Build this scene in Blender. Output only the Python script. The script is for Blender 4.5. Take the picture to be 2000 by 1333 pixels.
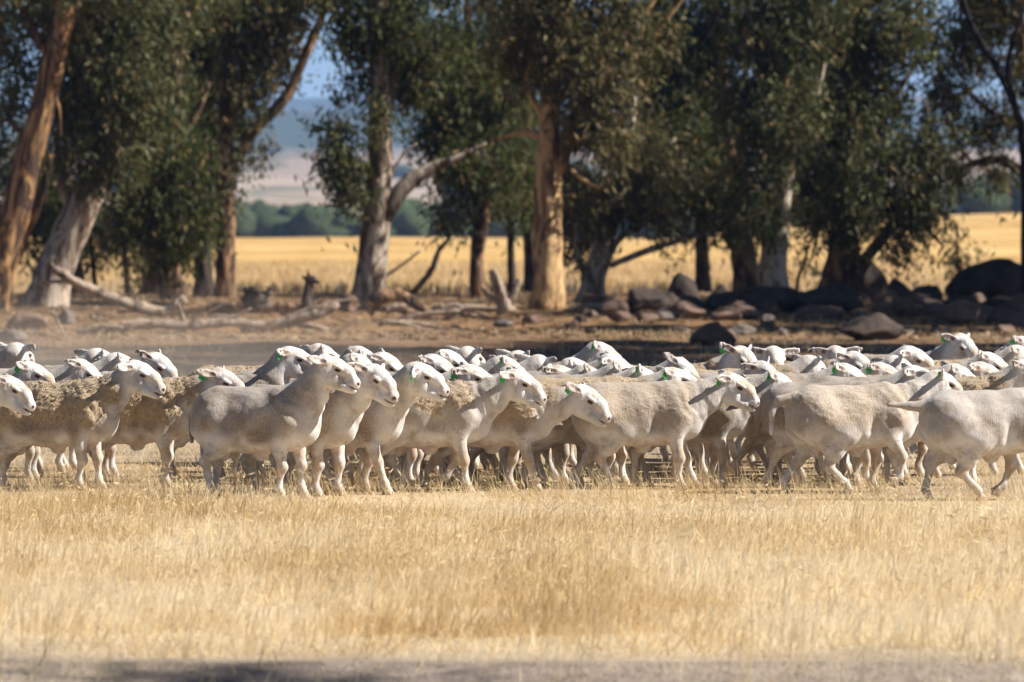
import bpy, bmesh, math, random
import numpy as np
from mathutils import Vector, Matrix, Euler

# ------------------------------------------------------------------ scene, camera, world, sun
for o in list(bpy.data.objects):
    bpy.data.objects.remove(o, do_unlink=True)
SC = bpy.context.scene
COL = SC.collection
R = math.radians

CAM_H = 1.7            # eye height of a standing photographer
FPX = 2000 * 200 / 36  # focal length in picture units (200 mm lens, picture 2000 wide)
V_H = 440              # where the level line falls in the picture
FOCUS = 36.3
cam_data = bpy.data.cameras.new('camera')
cam_data.lens = 200
cam_data.sensor_width = 36
cam_data.sensor_fit = 'HORIZONTAL'
cam_data.clip_start = 0.5
cam_data.clip_end = 20000
cam_data.dof.use_dof = True
cam_data.dof.focus_distance = FOCUS
cam_data.dof.aperture_fstop = 4.7
cam = bpy.data.objects.new('camera', cam_data)
COL.objects.link(cam)
cam.location = (0, 0, CAM_H)
PITCH = math.atan((666.5 - V_H) / FPX)
cam.rotation_euler = (R(90) - PITCH, 0, 0)
SC.camera = cam

SUN_EL = 42.0
SUN_AZ = 92.0          # clockwise from +Y: light comes from the side
world = bpy.data.worlds.new('World')
SC.world = world
world.use_nodes = True
wn = world.node_tree.nodes
wl = world.node_tree.links
bg = wn['Background']
sky = wn.new('ShaderNodeTexSky')
sky.sky_type = 'NISHITA'
sky.sun_disc = False
sky.sun_elevation = R(SUN_EL)
sky.sun_rotation = R(SUN_AZ)
sky.altitude = 300
sky.air_density = 0.55
sky.dust_density = 0.0
sky.ozone_density = 3.0
wl.new(sky.outputs[0], bg.inputs['Color'])
bg.inputs['Strength'].default_value = 0.05
sun_data = bpy.data.lights.new('sun', 'SUN')
sun_data.energy = 5.0
sun_data.angle = R(0.5)
sun_data.color = (1.0, 0.955, 0.895)
sun = bpy.data.objects.new('sun', sun_data)
COL.objects.link(sun)
SUN_DIR = Vector((math.cos(R(SUN_EL)) * math.sin(R(SUN_AZ)), math.cos(R(SUN_EL)) * math.cos(R(SUN_AZ)), math.sin(R(SUN_EL))))
sun.rotation_euler = (-SUN_DIR).to_track_quat('-Z', 'Y').to_euler()
sun.location = SUN_DIR * 60
SC.view_settings.view_transform = 'Standard'
SC.view_settings.look = 'None'
SC.view_settings.gamma = 1
SC.view_settings.use_curve_mapping = False
SC.view_settings.exposure = 1.0
SC.render.engine = 'CYCLES'
SC.cycles.use_denoising = True
SC.cycles.max_bounces = 6
SC.cycles.diffuse_bounces = 3
SC.cycles.glossy_bounces = 2
SC.cycles.transmission_bounces = 4
SC.cycles.transparent_max_bounces = 6
SC.cycles.volume_bounces = 0
SC.cycles.sample_clamp_indirect = 4.0
SC.cycles.use_adaptive_sampling = True
SC.cycles.adaptive_threshold = 0.02

# ------------------------------------------------------------------ helpers
rng = np.random.default_rng(7)
random.seed(7)
_ca, _sa = math.cos(PITCH), math.sin(PITCH)

def at(u, v, d):
    """world point at depth d (metres along +Y) seen at picture point (u, v) of the 2000 x 1333 photograph"""
    x = (u - 1000) / FPX
    yv = -(v - 666.5) / FPX
    dy = _ca + yv * _sa
    dz = -_sa + yv * _ca
    t = d / dy
    return Vector((x * t, d, CAM_H + dz * t))

def bank(y):
    """low swell of ground that the gum trees stand on"""
    t1 = np.clip((np.asarray(y, float) - 92) / 11, 0, 1); t2 = np.clip((142 - np.asarray(y, float)) / 22, 0, 1)
    return 0.21 * t1 * t1 * (3 - 2 * t1) * t2 * t2 * (3 - 2 * t2)

def ground_depth(v):
    """distance of the ground seen at picture height v"""
    lo, hi = 15.0, 400.0
    for _ in range(40):
        m = (lo + hi) / 2
        if (CAM_H - float(bank(m))) * FPX / m > v - V_H: lo = m
        else: hi = m
    return (lo + hi) / 2

def at_ground(u, v):
    p = at(u, v, ground_depth(v))
    return Vector((p.x, p.y, 0))

def tag(o, label=None, cat=None, group=None, kind=None):
    if label: o['label'] = label
    if cat: o['category'] = cat
    if group: o['group'] = group
    if kind: o['kind'] = kind
    return o

def empty(name, loc, rz=0.0):
    o = bpy.data.objects.new(name, None)
    o.empty_display_size = 0.1
    COL.objects.link(o)
    o.location = loc
    o.rotation_euler = (0, 0, rz)
    return o

def link(name, me, parent=None, mat=None):
    o = bpy.data.objects.new(name, me)
    COL.objects.link(o)
    if parent is not None: o.parent = parent
    if mat is not None and len(me.materials) == 0: me.materials.append(mat)
    return o

def mesh_np(name, verts, faces, smooth=True, mat=None):
    """mesh from numpy arrays, all faces with the same corner count"""
    verts = np.asarray(verts, np.float32); faces = np.asarray(faces, np.int32)
    me = bpy.data.meshes.new(name)
    nf, k = faces.shape
    me.vertices.add(len(verts)); me.vertices.foreach_set('co', verts.ravel())
    me.loops.add(nf * k); me.loops.foreach_set('vertex_index', faces.ravel())
    me.polygons.add(nf)
    me.polygons.foreach_set('loop_start', np.arange(0, nf * k, k, dtype=np.int32))
    me.polygons.foreach_set('loop_total', np.full(nf, k, np.int32))
    me.polygons.foreach_set('use_smooth', np.full(nf, smooth, bool))
    me.update(calc_edges=True)
    if mat is not None: me.materials.append(mat)
    return me

def add_attr(me, name, arr):
    a = me.attributes.new(name, 'FLOAT_COLOR', 'POINT')
    a.data.foreach_set('color', np.asarray(arr, np.float32).ravel())

_H = np.random.default_rng(99).random(4096).astype(np.float32)
def vnoise(p, s=1.0, seed=0):
    """smooth value noise 0..1 at points p (n,3), lattice spacing s"""
    q = np.asarray(p, np.float32) / s + 57.3 + seed * 17.17
    i = np.floor(q).astype(np.int64); f = q - i
    f = f * f * (3 - 2 * f)
    def h(a, b, c):
        return _H[(a * 73 + b * 179 + c * 283 + (a * b) % 31 * 7 + seed * 37) & 4095]
    x, y, z = i[:, 0], i[:, 1], i[:, 2]
    r = 0
    for dx in (0, 1):
        for dy in (0, 1):
            for dz in (0, 1):
                w = (f[:, 0] if dx else 1 - f[:, 0]) * (f[:, 1] if dy else 1 - f[:, 1]) * (f[:, 2] if dz else 1 - f[:, 2])
                r = r + w * h(x + dx, y + dy, z + dz)
    return r

def sstep(a, b, x):
    t = np.clip((x - a) / (b - a), 0, 1)
    return t * t * (3 - 2 * t)

class NT:
    """tiny node-tree builder"""
    def __init__(s, name):
        s.m = bpy.data.materials.new(name); s.m.use_nodes = True
        s.n = s.m.node_tree.nodes; s.l = s.m.node_tree.links
        s.n.clear()
        s.out = s.n.new('ShaderNodeOutputMaterial')
    def node(s, typ, inp=None, **kw):
        n = s.n.new(typ)
        for k, v in kw.items(): setattr(n, k, v)
        for k, v in (inp or {}).items(): s.set(n.inputs[k], v)
        return n
    def set(s, sock, v):
        if hasattr(v, 'is_output'): s.l.new(v, sock)
        elif isinstance(v, (tuple, list)) and len(v) == 3 and sock.type == 'RGBA': sock.default_value = (*v, 1)
        else: sock.default_value = v
    def noise(s, scale, detail=4, rough=0.55, vec=None, dim='3D', dist=0.0):
        n = s.node('ShaderNodeTexNoise', {'Scale': scale, 'Detail': detail, 'Roughness': rough, 'Distortion': dist})
        if vec is not None: s.l.new(vec, n.inputs['Vector'])
        return n.outputs['Fac']
    def coord(s, which='Object'):
        return s.node('ShaderNodeTexCoord').outputs[which]
    def mapping(s, vec, scale=(1, 1, 1), rot=(0, 0, 0), loc=(0, 0, 0)):
        n = s.node('ShaderNodeMapping', {'Vector': vec, 'Scale': scale, 'Rotation': rot, 'Location': loc})
        return n.outputs[0]
    def ramp(s, fac, stops, interp='LINEAR'):
        n = s.node('ShaderNodeValToRGB', {'Fac': fac})
        cr = n.color_ramp; cr.interpolation = interp
        while len(cr.elements) < len(stops): cr.elements.new(0.5)
        for e, (p, c) in zip(cr.elements, stops):
            e.position = p
            e.color = (*c, 1) if isinstance(c, tuple) else (c, c, c, 1)
        return n.outputs['Color']
    def mix(s, fac, a, b, blend='MIX'):
        n = s.node('ShaderNodeMix', data_type='RGBA', blend_type=blend)
        s.set(n.inputs[0], fac); s.set(n.inputs[6], a); s.set(n.inputs[7], b)
        return n.outputs[2]
    def math(s, op, a, b=0.0, c=0.0, clamp=False):
        n = s.node('ShaderNodeMath', operation=op, use_clamp=clamp)
        s.set(n.inputs[0], a); s.set(n.inputs[1], b); s.set(n.inputs[2], c)
        return n.outputs[0]
    def attr(s, name):
        return s.node('ShaderNodeAttribute', attribute_name=name)
    def bump(s, h, strength=0.5, dist=0.01, normal=None):
        n = s.node('ShaderNodeBump', {'Height': h, 'Strength': strength, 'Distance': dist})
        if normal is not None: s.l.new(normal, n.inputs['Normal'])
        return n.outputs[0]
    def principled(s, color, rough=0.9, normal=None, **kw):
        n = s.node('ShaderNodeBsdfPrincipled', {'Roughness': rough, 'Specular IOR Level': kw.pop('spec', 0.2)})
        s.set(n.inputs['Base Color'], color)
        for k, v in kw.items(): s.set(n.inputs[k], v)
        if normal is not None: s.l.new(normal, n.inputs['Normal'])
        s.l.new(n.outputs[0], s.out.inputs['Surface'])
        return n

def simple(name, col, rough=0.6, spec=0.3, **kw):
    t = NT(name)
    nz = t.noise(40, 3, 0.6, t.coord('Object'))
    c = t.ramp(nz, [(0.3, tuple(x * 0.75 for x in col)), (0.7, tuple(min(1, x * 1.2) for x in col))])
    t.principled(c, rough, spec=spec, **kw)
    return t.m

# ------------------------------------------------------------------ terrain
def prof(d):
    return np.interp(d, [0, 760, 1000, 1500, 2200, 3000, 3600, 4300, 5000, 5500, 6000, 6500, 7200, 9500],
                        [0, 0, 1.5, 7, 20, 40, 54, 76, 100, 117, 133, 146, 138, 90])
def height(x, y):
    x = np.asarray(x, float); y = np.asarray(y, float)
    p = np.stack([x, y, 0 * x], -1).reshape(-1, 3)
    near = sstep(150, 105, y)
    amp = 1 + 2.2 * sstep(48, 62, y)
    b = ((vnoise(p, 2.3, 1) - 0.5).reshape(x.shape) * 0.05 + (vnoise(p, 0.7, 2) - 0.5).reshape(x.shape) * 0.025) * amp
    rut = -0.05 * np.exp(-((y - 21.3 + 0.05 * x) / 0.35) ** 2) + 0.03 * np.exp(-((y - 22.0 + 0.05 * x) / 0.25) ** 2)
    rise = sstep(0, 1, (x - 0.02 * y) / (0.07 * y + 1)) * 3.0 * sstep(150, 760, y)
    und = (vnoise(p, 700, 5) - 0.5).reshape(x.shape) * 0.012 * np.clip(y - 1200, 0, 4000)
    und2 = (vnoise(p, 160, 6) - 0.5).reshape(x.shape) * 2.2 * sstep(800, 2000, y)
    return b * near + rut * (y < 40) + bank(y) + rise * sstep(2500, 760, y) + prof(y) + und + und2 + (vnoise(p, 26, 8) - 0.5).reshape(x.shape) * 1.3 * sstep(140, 420, y) * sstep(1000, 720, y)

def sheet(name, ys, cols, spread, mat, label):
    ys = np.asarray(ys, float)
    t = np.linspace(-1, 1, cols)
    X = np.outer(spread(ys), t); Y = np.outer(ys, np.ones(cols))
    Z = height(X, Y)
    V = np.stack([X, Y, Z], -1).reshape(-1, 3)
    i = np.arange(len(ys) - 1)[:, None] * cols + np.arange(cols - 1)[None]
    Q = np.stack([i, i + 1, i + 1 + cols, i + cols], -1).reshape(-1, 4)
    o = link(name, mesh_np(name, V, Q, True, mat))
    tag(o, label, name.replace('_', ' '), kind='structure')
    return o

def ground_mat():
    t = NT('bare_paddock_soil')
    co = t.coord('Object')
    n1 = t.noise(0.9, 6, 0.65, co); n2 = t.noise(7, 5, 0.7, co); n3 = t.noise(45, 3, 0.7, co)
    soil = t.ramp(n2, [(0.3, (0.13, 0.090, 0.064)), (0.55, (0.24, 0.175, 0.125)), (0.8, (0.34, 0.265, 0.19))])
    straw = t.ramp(n3, [(0.3, (0.40, 0.29, 0.16)), (0.55, (0.60, 0.47, 0.29)), (0.8, (0.74, 0.62, 0.42))])
    sep = t.node('ShaderNodeSeparateXYZ', {'Vector': co})
    y = sep.outputs[1]
    # straw lies where the grass grows and is thinned under the flock to put shade into the colour, bare grey soil on the track
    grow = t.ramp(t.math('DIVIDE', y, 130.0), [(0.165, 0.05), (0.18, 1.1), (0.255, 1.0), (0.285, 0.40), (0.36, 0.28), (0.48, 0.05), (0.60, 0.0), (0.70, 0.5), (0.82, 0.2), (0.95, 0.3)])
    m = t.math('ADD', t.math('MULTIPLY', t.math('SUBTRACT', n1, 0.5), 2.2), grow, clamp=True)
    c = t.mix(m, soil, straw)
    far = t.ramp(t.math('DIVIDE', y, 130.0), [(0.40, 0.0), (0.50, 0.6), (0.72, 1.0)])
    rich = t.mix(0.9, c, (0.60, 0.43, 0.29), 'MULTIPLY')
    c = t.mix(far, c, rich)
    trk = t.ramp(t.math('DIVIDE', y, 130.0), [(0.165, 1.0), (0.182, 0.0)])
    c = t.mix(t.math('MULTIPLY', trk, 0.55), c, t.ramp(n2, [(0.3, (0.155, 0.135, 0.12)), (0.55, (0.25, 0.22, 0.195)), (0.8, (0.36, 0.315, 0.27))]))
    h = t.math('ADD', n2, t.math('MULTIPLY', n3, 0.5))
    t.principled(c, 0.95, t.bump(h, 0.9, 0.04), spec=0.1)
    return t.m

def stubble_mat():
    t = NT('wheat_stubble')
    co = t.coord('Object')
    rows = t.node('ShaderNodeTexNoise', {'Vector': t.mapping(co, (0.02, 0.12, 0.3), (0, 0, R(3))), 'Scale': 1.0, 'Detail': 5.0, 'Roughness': 0.65}).outputs['Fac']
    n = t.noise(0.22, 6, 0.7, co)
    f = t.math('ADD', t.math('MULTIPLY', rows, 0.6), t.math('MULTIPLY', n, 0.4))
    c = t.ramp(f, [(0.38, (0.24, 0.13, 0.035)), (0.46, (0.40, 0.235, 0.072)), (0.52, (0.52, 0.335, 0.12)), (0.60, (0.60, 0.43, 0.20))])
    t.principled(c, 0.95, t.bump(f, 0.8, 0.25), spec=0.1)
    return t.m

def hills_mat():
    t = NT('far_paddocks')
    co = t.coord('Object')
    sep = t.node('ShaderNodeSeparateXYZ', {'Vector': co})
    y = t.math('ADD', sep.outputs[1], t.math('MULTIPLY', t.math('SUBTRACT', t.noise(0.004, 4, 0.6, co), 0.5), 900.0))
    vor = t.node('ShaderNodeTexVoronoi', {'Vector': t.mapping(co, (0.0045, 0.0022, 0.0)), 'Scale': 1.0}, feature='F1')
    pc = t.ramp(t.node('ShaderNodeSeparateColor', {'Color': vor.outputs['Color']}).outputs[0],
                [(0.0, (0.31, 0.235, 0.175)), (0.35, (0.38, 0.30, 0.22)), (0.6, (0.24, 0.185, 0.14)), (1.0, (0.40, 0.315, 0.22))])
    scrub = t.ramp(t.noise(0.02, 5, 0.65, t.mapping(co, (1, 0.35, 1))), [(0.55, 0.0), (0.63, 0.8)])
    c = t.mix(scrub, pc, (0.075, 0.085, 0.05))
    wood = t.mix(t.noise(0.03, 3, 0.6, co), (0.035, 0.045, 0.025), (0.085, 0.10, 0.055))
    band = t.ramp(t.math('DIVIDE', y, 8000.0), [(0.435, 0.0), (0.455, 1.0), (0.665, 1.0), (0.685, 0.0), (0.765, 0.0), (0.785, 1.0)])
    c = t.mix(band, c, wood)
    t.principled(c, 1.0, spec=0.0)
    return t.m

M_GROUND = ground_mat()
sp_near = lambda y: 26 + 0.30 * np.abs(y)
ys = np.concatenate([np.arange(-30, 18, 2.0), np.arange(18, 48, 0.22), np.arange(48, 90, 0.6), np.linspace(90, 128, 50)])
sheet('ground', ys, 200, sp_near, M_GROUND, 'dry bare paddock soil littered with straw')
sheet('stubble_field', np.geomspace(128, 760, 90), 160, sp_near, stubble_mat(), 'golden harvested stubble field beyond the gum trees')
sheet('hills', np.geomspace(760, 9500, 150), 200, sp_near, hills_mat(), 'distant hills with pale paddocks and dark woodland')

# ------------------------------------------------------------------ materials for trees
def bark_mat(name, pale, mid, dark, peel=0.5):
    t = NT(name)
    co = t.coord('Object')
    long_ = t.noise(1.0, 5, 0.65, t.mapping(co, (5.5, 5.5, 0.9)), dist=0.6)
    pat = t.noise(1.0, 4, 0.6, t.mapping(co, (3.4, 3.4, 0.9), loc=(3, 1, 7)), dist=1.4)
    c = t.ramp(long_, [(0.32, mid), (0.5, pale), (0.7, tuple(min(1, q * 1.15) for q in pale))])
    c2 = t.ramp(long_, [(0.3, tuple(q * 0.6 for q in dark)), (0.55, dark), (0.75, mid)])
    c = t.mix(t.ramp(pat, [(peel - 0.05, 0.0), (peel + 0.05, 1.0)]), c, c2)
    h = t.math('ADD', t.math('MULTIPLY', long_, 0.7), t.math('MULTIPLY', pat, 0.6))
    t.principled(c, 0.85, t.bump(h, 1.0, 0.10), spec=0.12)
    return t.m
M_BARK = {
    'orange': bark_mat('gum_bark_orange', (0.50, 0.30, 0.13), (0.33, 0.175, 0.08), (0.105, 0.062, 0.040), 0.49),
    'peeling': bark_mat('gum_bark_peeling', (0.47, 0.27, 0.115), (0.25, 0.135, 0.07), (0.080, 0.050, 0.035), 0.45),
    'brown': bark_mat('gum_bark_brown', (0.32, 0.19, 0.10), (0.17, 0.10, 0.06), (0.07, 0.045, 0.033), 0.48),
    'grey': bark_mat('gum_bark_grey', (0.48, 0.40, 0.31), (0.32, 0.21, 0.14), (0.12, 0.08, 0.055), 0.51),
    'honey': bark_mat('gum_bark_honey', (0.56, 0.36, 0.17), (0.42, 0.24, 0.11), (0.18, 0.105, 0.062), 0.53),
    'pale': bark_mat('gum_bark_pale', (0.58, 0.49, 0.38), (0.42, 0.29, 0.19), (0.16, 0.105, 0.07), 0.54),
    'charcoal': bark_mat('bark_shade_black', (0.030, 0.026, 0.026), (0.022, 0.019, 0.019), (0.014, 0.012, 0.012), 0.5),  # near-black tone puts shade into the bare tree's bark
    'dark': bark_mat('gum_bark_dark', (0.10, 0.075, 0.06), (0.07, 0.05, 0.04), (0.04, 0.03, 0.028), 0.5),
    'dead': bark_mat('dead_wood', (0.34, 0.26, 0.19), (0.25, 0.18, 0.125), (0.10, 0.075, 0.055), 0.58),
}
def leaf_mat(name, a, b, c):
    t = NT(name)
    at_ = t.attr('tint')
    s = t.node('ShaderNodeSeparateColor', {'Color': at_.outputs['Color']})
    col = t.ramp(s.outputs[0], [(0.0, a), (0.5, b), (0.86, c), (0.93, (0.20, 0.125, 0.05))])
    p = t.principled(col, 0.6, spec=0.15)
    tr = t.node('ShaderNodeBsdfTranslucent')
    t.set(tr.inputs['Color'], t.mix(0.5, col, (0.16, 0.20, 0.05)))
    mx = t.node('ShaderNodeMixShader'); mx.inputs[0].default_value = 0.22
    t.l.new(p.outputs[0], mx.inputs[1]); t.l.new(tr.outputs[0], mx.inputs[2]); t.l.new(mx.outputs[0], t.out.inputs['Surface'])
    return t.m
M_LEAF = {
    'grey': leaf_mat('gum_leaves_grey', (0.031, 0.037, 0.013), (0.089, 0.092, 0.035), (0.194, 0.178, 0.079)),
    'green': leaf_mat('gum_leaves_green', (0.015, 0.020, 0.005), (0.053, 0.059, 0.014), (0.140, 0.130, 0.040)),
    'olive': leaf_mat('gum_leaves_olive', (0.035, 0.030, 0.011), (0.097, 0.078, 0.029), (0.194, 0.151, 0.061)),
}
M_TWIG = simple('dry_twigs', (0.17, 0.11, 0.07), 0.9, 0.1)

def spline(pts, n):
    """Catmull-Rom through pts (list of (Vector, radius)), n samples per span"""
    P = [np.array([*p, r]) for p, r in pts]
    P = [2 * P[0] - P[1]] + P + [2 * P[-1] - P[-2]]
    out = []
    for i in range(1, len(P) - 2):
        for t in np.linspace(0, 1, n, endpoint=False):
            a, b, c, d = P[i - 1:i + 3]
            out.append(0.5 * (2 * b + (c - a) * t + (2 * a - 5 * b + 4 * c - d) * t * t + (3 * b - a - 3 * c + d) * t ** 3))
    out.append(P[-2])
    return np.array(out)

def tube(pts, sides=10, n=5, rough=0.10, seed=0, cap=True, flare=0.0):
    """tapered bent limb; returns verts, quads"""
    S = spline(pts, n)
    r = np.random.default_rng(seed)
    c = S[:, :3]; rad = np.maximum(S[:, 3], 0.003)
    T = np.gradient(c, axis=0); T /= np.linalg.norm(T, axis=1, keepdims=True) + 1e-9
    up = np.array([0, 1.0, 0.05]) if abs(T[:, 1]).mean() < 0.8 else np.array([1.0, 0, 0])
    A = np.cross(T, up); A /= np.linalg.norm(A, axis=1, keepdims=True) + 1e-9
    Bv = np.cross(T, A)
    an = np.linspace(0, 2 * math.pi, sides, endpoint=False)
    lob = 1 + rough * np.sin(an * 3 + r.uniform(0, 6)) * 0.6
    V = []
    for i in range(len(c)):
        k = rad[i] * (lob + rough * r.normal(0, 0.5, sides))
        if flare and i < 3: k = k * (1 + flare * (3 - i) / 3 * (0.6 + 0.5 * np.sin(an * 4 + seed)))
        V.append(c[i] + (A[i][None] * np.cos(an)[:, None] + Bv[i][None] * np.sin(an)[:, None]) * k[:, None])
    V = np.concatenate(V)
    m = len(c)
    i = np.arange(m - 1)[:, None] * sides; j = np.arange(sides)[None]; j2 = (j + 1) % sides
    Q = np.stack([i + j, i + j2, i + sides + j2, i + sides + j], -1).reshape(-1, 4)
    if cap:
        nV = len(V)
        V = np.concatenate([V, c[:1], c[-1:]])
        jj = np.arange(sides); jn = (jj + 1) % sides
        Q = np.concatenate([Q, np.stack([jn, jj, np.full(sides, nV), np.full(sides, nV)], -1),
                            np.stack([(m - 1) * sides + jj, (m - 1) * sides + jn, np.full(sides, nV + 1), np.full(sides, nV + 1)], -1)])
    return V, Q

def tube_mesh(name, tubes, mat):
    Vs, Fs, o = [], [], 0
    for V, Q in tubes:
        a = Q[:, [0, 1, 2]]; b = Q[Q[:, 2] != Q[:, 3]][:, [0, 2, 3]]
        Vs.append(V); Fs.append(np.concatenate([a, b]) + o); o += len(V)
    return mesh_np(name, np.concatenate(Vs), np.concatenate(Fs), True, mat)

def crown_mesh(blobs, seed, mat, origin, hang=1.0):
    """hanging gum leaves in loose bunches; blobs = (centre, radii, bunches, leaf length, leaves per bunch)"""
    r = np.random.default_rng(seed)
    Vs, tint, tw = [], [], []
    for c, rad, nb, ll, nl in blobs:
        d = r.normal(0, 1, (nb, 3)); d /= np.linalg.norm(d, axis=1, keepdims=True)
        ragged = 0.55 + 0.85 * vnoise(d * 1.0 + r.uniform(0, 30, 3), 0.45, 3)[:, None]
        cl = np.array(c) + d * np.array(rad) * (r.uniform(0.10, 1.0, (nb, 1)) ** 0.55) * ragged
        cl += r.normal(0, 0.10, (nb, 3))
        bs = r.uniform(0.35, 1.2, nb)
        N = nb * nl
        ci = np.repeat(cl, nl, 0); b = np.repeat(bs, nl)[:, None]
        p = ci + r.normal(0, 1, (N, 3)) * np.array([0.15, 0.15, 0.24]) * b * (ll / 0.15)
        dr = np.stack([r.normal(0, 0.55, N), r.normal(0, 0.55, N), -np.abs(r.normal(0.75, 0.4, N)) * hang], 1)
        dr /= np.linalg.norm(dr, axis=1, keepdims=True)
        sd = np.cross(dr, r.normal(0, 1, (N, 3))); sd /= np.linalg.norm(sd, axis=1, keepdims=True)
        L = ll * r.uniform(0.6, 1.4, (N, 1)); W = L * r.uniform(0.11, 0.17, (N, 1))
        Vs.append(np.stack([p, p + dr * L * 0.45 + sd * W, p + dr * L, p + dr * L * 0.45 - sd * W], 1).reshape(-1, 3))
        base = np.repeat(r.normal(0.42, 0.16, nb), nl) + r.normal(0, 0.14, N)
        base[r.random(N) < 0.05] = 0.97
        tint.append(np.repeat(np.clip(base, 0, 1), 4))
        k = max(int(nb * 0.6), 1)
        tw.append((cl[:k], np.array(c)[None].repeat(k, 0)))
    V = np.concatenate(Vs) - np.array(origin); n = len(V) // 4
    me = mesh_np('crown', V, np.arange(n * 4).reshape(-1, 4), False, mat)
    tn = np.concatenate(tint)
    add_attr(me, 'tint', np.stack([tn, tn, tn, np.ones_like(tn)], 1))
    # twigs: thin three-sided sticks from the middle of each blob to its bunches
    a = np.concatenate([t[0] for t in tw]); b = np.concatenate([t[1] for t in tw])
    m = len(a)
    s = a + (b - a) * r.uniform(0.25, 0.9, (m, 1)) + r.normal(0, 0.12, (m, 3))
    e = a + r.normal(0, 0.15, (m, 3)) - np.array([0, 0, 0.1])
    mid = (s + e) / 2 + r.normal(0, 0.10, (m, 3))
    rw = r.uniform(0.004, 0.013, (m, 1))
    vs = []
    for q, w in ((s, 1.6), (mid, 1.0), (e, 0.4)):
        for kx in range(3):
            an = kx * 2.094
            vs.append(q + np.array([math.cos(an), math.sin(an), 0.3 * math.cos(an + 1)]) * rw * w)
    TV = np.stack(vs, 1).reshape(-1, 3) - np.array(origin)
    fc = []
    for q in range(2):
        for kx in range(3):
            j = (kx + 1) % 3
            fc.append((q * 3 + kx, q * 3 + j, q * 3 + 3 + j, q * 3 + 3 + kx))
    TF = (np.array(fc)[None] + (np.arange(m) * 9)[:, None, None]).reshape(-1, 4)
    return me, mesh_np('twigs', TV, TF, True, M_TWIG)

TREES = []
def tree(label, bark, leaf, d, trunk, limbs=(), blobs=(), seed=0, group='gum trees along the paddock edge', name='gum_tree', top=None):
    """trunk / limbs: lists of (u, v, width, depth offset) in picture units at depth d; blobs: (u, v, ru, rv, depth offset, depth radius, density)"""
    k = d / FPX
    def pt(q):
        p = at(q[0], q[1], d + (q[3] if len(q) > 3 else 0)); return (p, q[2] * k / 2)
    tr = [pt(q) for q in trunk]
    o = tr[0][0].copy()
    o.z = float(height(np.array([o.x]), np.array([o.y]))[0])
    tr[0] = (Vector((tr[0][0].x, tr[0][0].y, o.z - 0.12)), tr[0][1])
    root = empty(name, o); tag(root, label, 'tree', group)
    sub = lambda ps: [(p - o, r_) for p, r_ in ps]
    link('trunk', tube_mesh('trunk', [tube(sub(tr), 14, 6, 0.10, seed, flare=0.35)], M_BARK[bark]), root)
    for i, lb in enumerate(limbs):
        link('limb', tube_mesh('limb', [tube(sub([pt(q) for q in lb]), 9, 5, 0.10, seed * 31 + i)], M_BARK[bark]), root)
    bl = []
    for (u, v, ru, rv, od, rd, dens) in blobs:
        c = at(u, v, d + od); r3 = (ru * k * 1.12, rd, rv * k)
        vol = r3[0] * r3[1] * r3[2] * 4.19
        bl.append((tuple(c), r3, max(int(dens * 68 * vol ** 0.72), 6), 0.165, 20))
    if top:
        ut = trunk[-1][0]
        for q_ in (-70, 60):   # the lowest sprays of the upper crown
            c = at(ut + q_, -45, d); bl.append((tuple(c), (1.25, 1.1, 0.85), 95, 0.165, 20))
        for (x, y, z, r_) in top:   # the part of the crown above the view: larger sprays
            bl.append(((x, y, z), (r_, r_, r_ * 0.75), int(3.0 * r_ * r_), 0.34, 18))
    if bl:
        cm, tm = crown_mesh(bl, seed + 100, M_LEAF[leaf], o)
        link('crown', cm, root); tw = link('twigs', tm, root); tw['kind'] = 'stuff'
    TREES.append(root)
    return root
# ------------------------------------------------------------------ gum trees
def X(u, d=116): return (u - 1000) * d / FPX
def tops(d, *q): return [(X(u, d), d + o, z, r_) for u, o, z, r_ in q]
tree('leaning gum with orange peeling bark beside the long fallen branch', 'peeling', 'grey', 102,
     [(-28, 625, 74), (15, 470, 62), (52, 330, 56), (88, 190, 50), (125, 20, 46), (150, -120, 38), (165, -260, 28)],
     [[(105, 130, 22), (60, 50, 16), (15, -40, 10)], [(-40, 600, 40, 0.8), (20, 520, 26, 0.6), (75, 400, 18, 0.3), (100, 300, 10, 0)], [(95, 160, 5), (115, 210, 5), (118, 270, 3)], [(60, 300, 6), (88, 330, 5), (92, 400, 3)], [(60, 300, 10), (20, 235, 10), (-30, 260, 6)], [(140, -20, 20), (220, -90, 14), (290, -160, 8)]],
     [(15, 60, 70, 90, 1.5, 0.9, 0.8), (40, 170, 50, 80, 2, 0.8, 0.6), (100, 10, 80, 50, 1, 0.9, 0.8), (-10, 330, 40, 120, 2.5, 0.7, 0.5)],
     1, top=tops(102, (100, 0, 8.6, 2.3), (-80, 1, 8.0, 2.2)))
tree('gum with thick pale leaning trunk and drooping grey-green leaves', 'grey', 'grey', 105,
     [(85, 592, 84), (115, 510, 74), (160, 410, 66), (205, 300, 52), (250, 150, 40), (280, -20, 30)],
     [[(150, 430, 26), (120, 360, 20), (110, 260, 12)], [(215, 280, 22), (170, 160, 16), (150, 40, 10)]],
     [(185, 60, 110, 90, -1.5, 1.3, 1.1), (235, 170, 105, 95, -1.6, 1.2, 1.25), (205, 285, 85, 70, -1.6, 1.0, 1.3), (140, 190, 60, 90, -1.0, 1.0, 0.9), (270, 40, 90, 80, -1, 1.2, 1.0), (190, 345, 45, 30, -1.6, 0.6, 1.0)],
     2, top=tops(105, (220, -1, 8.4, 2.2)))
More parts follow.
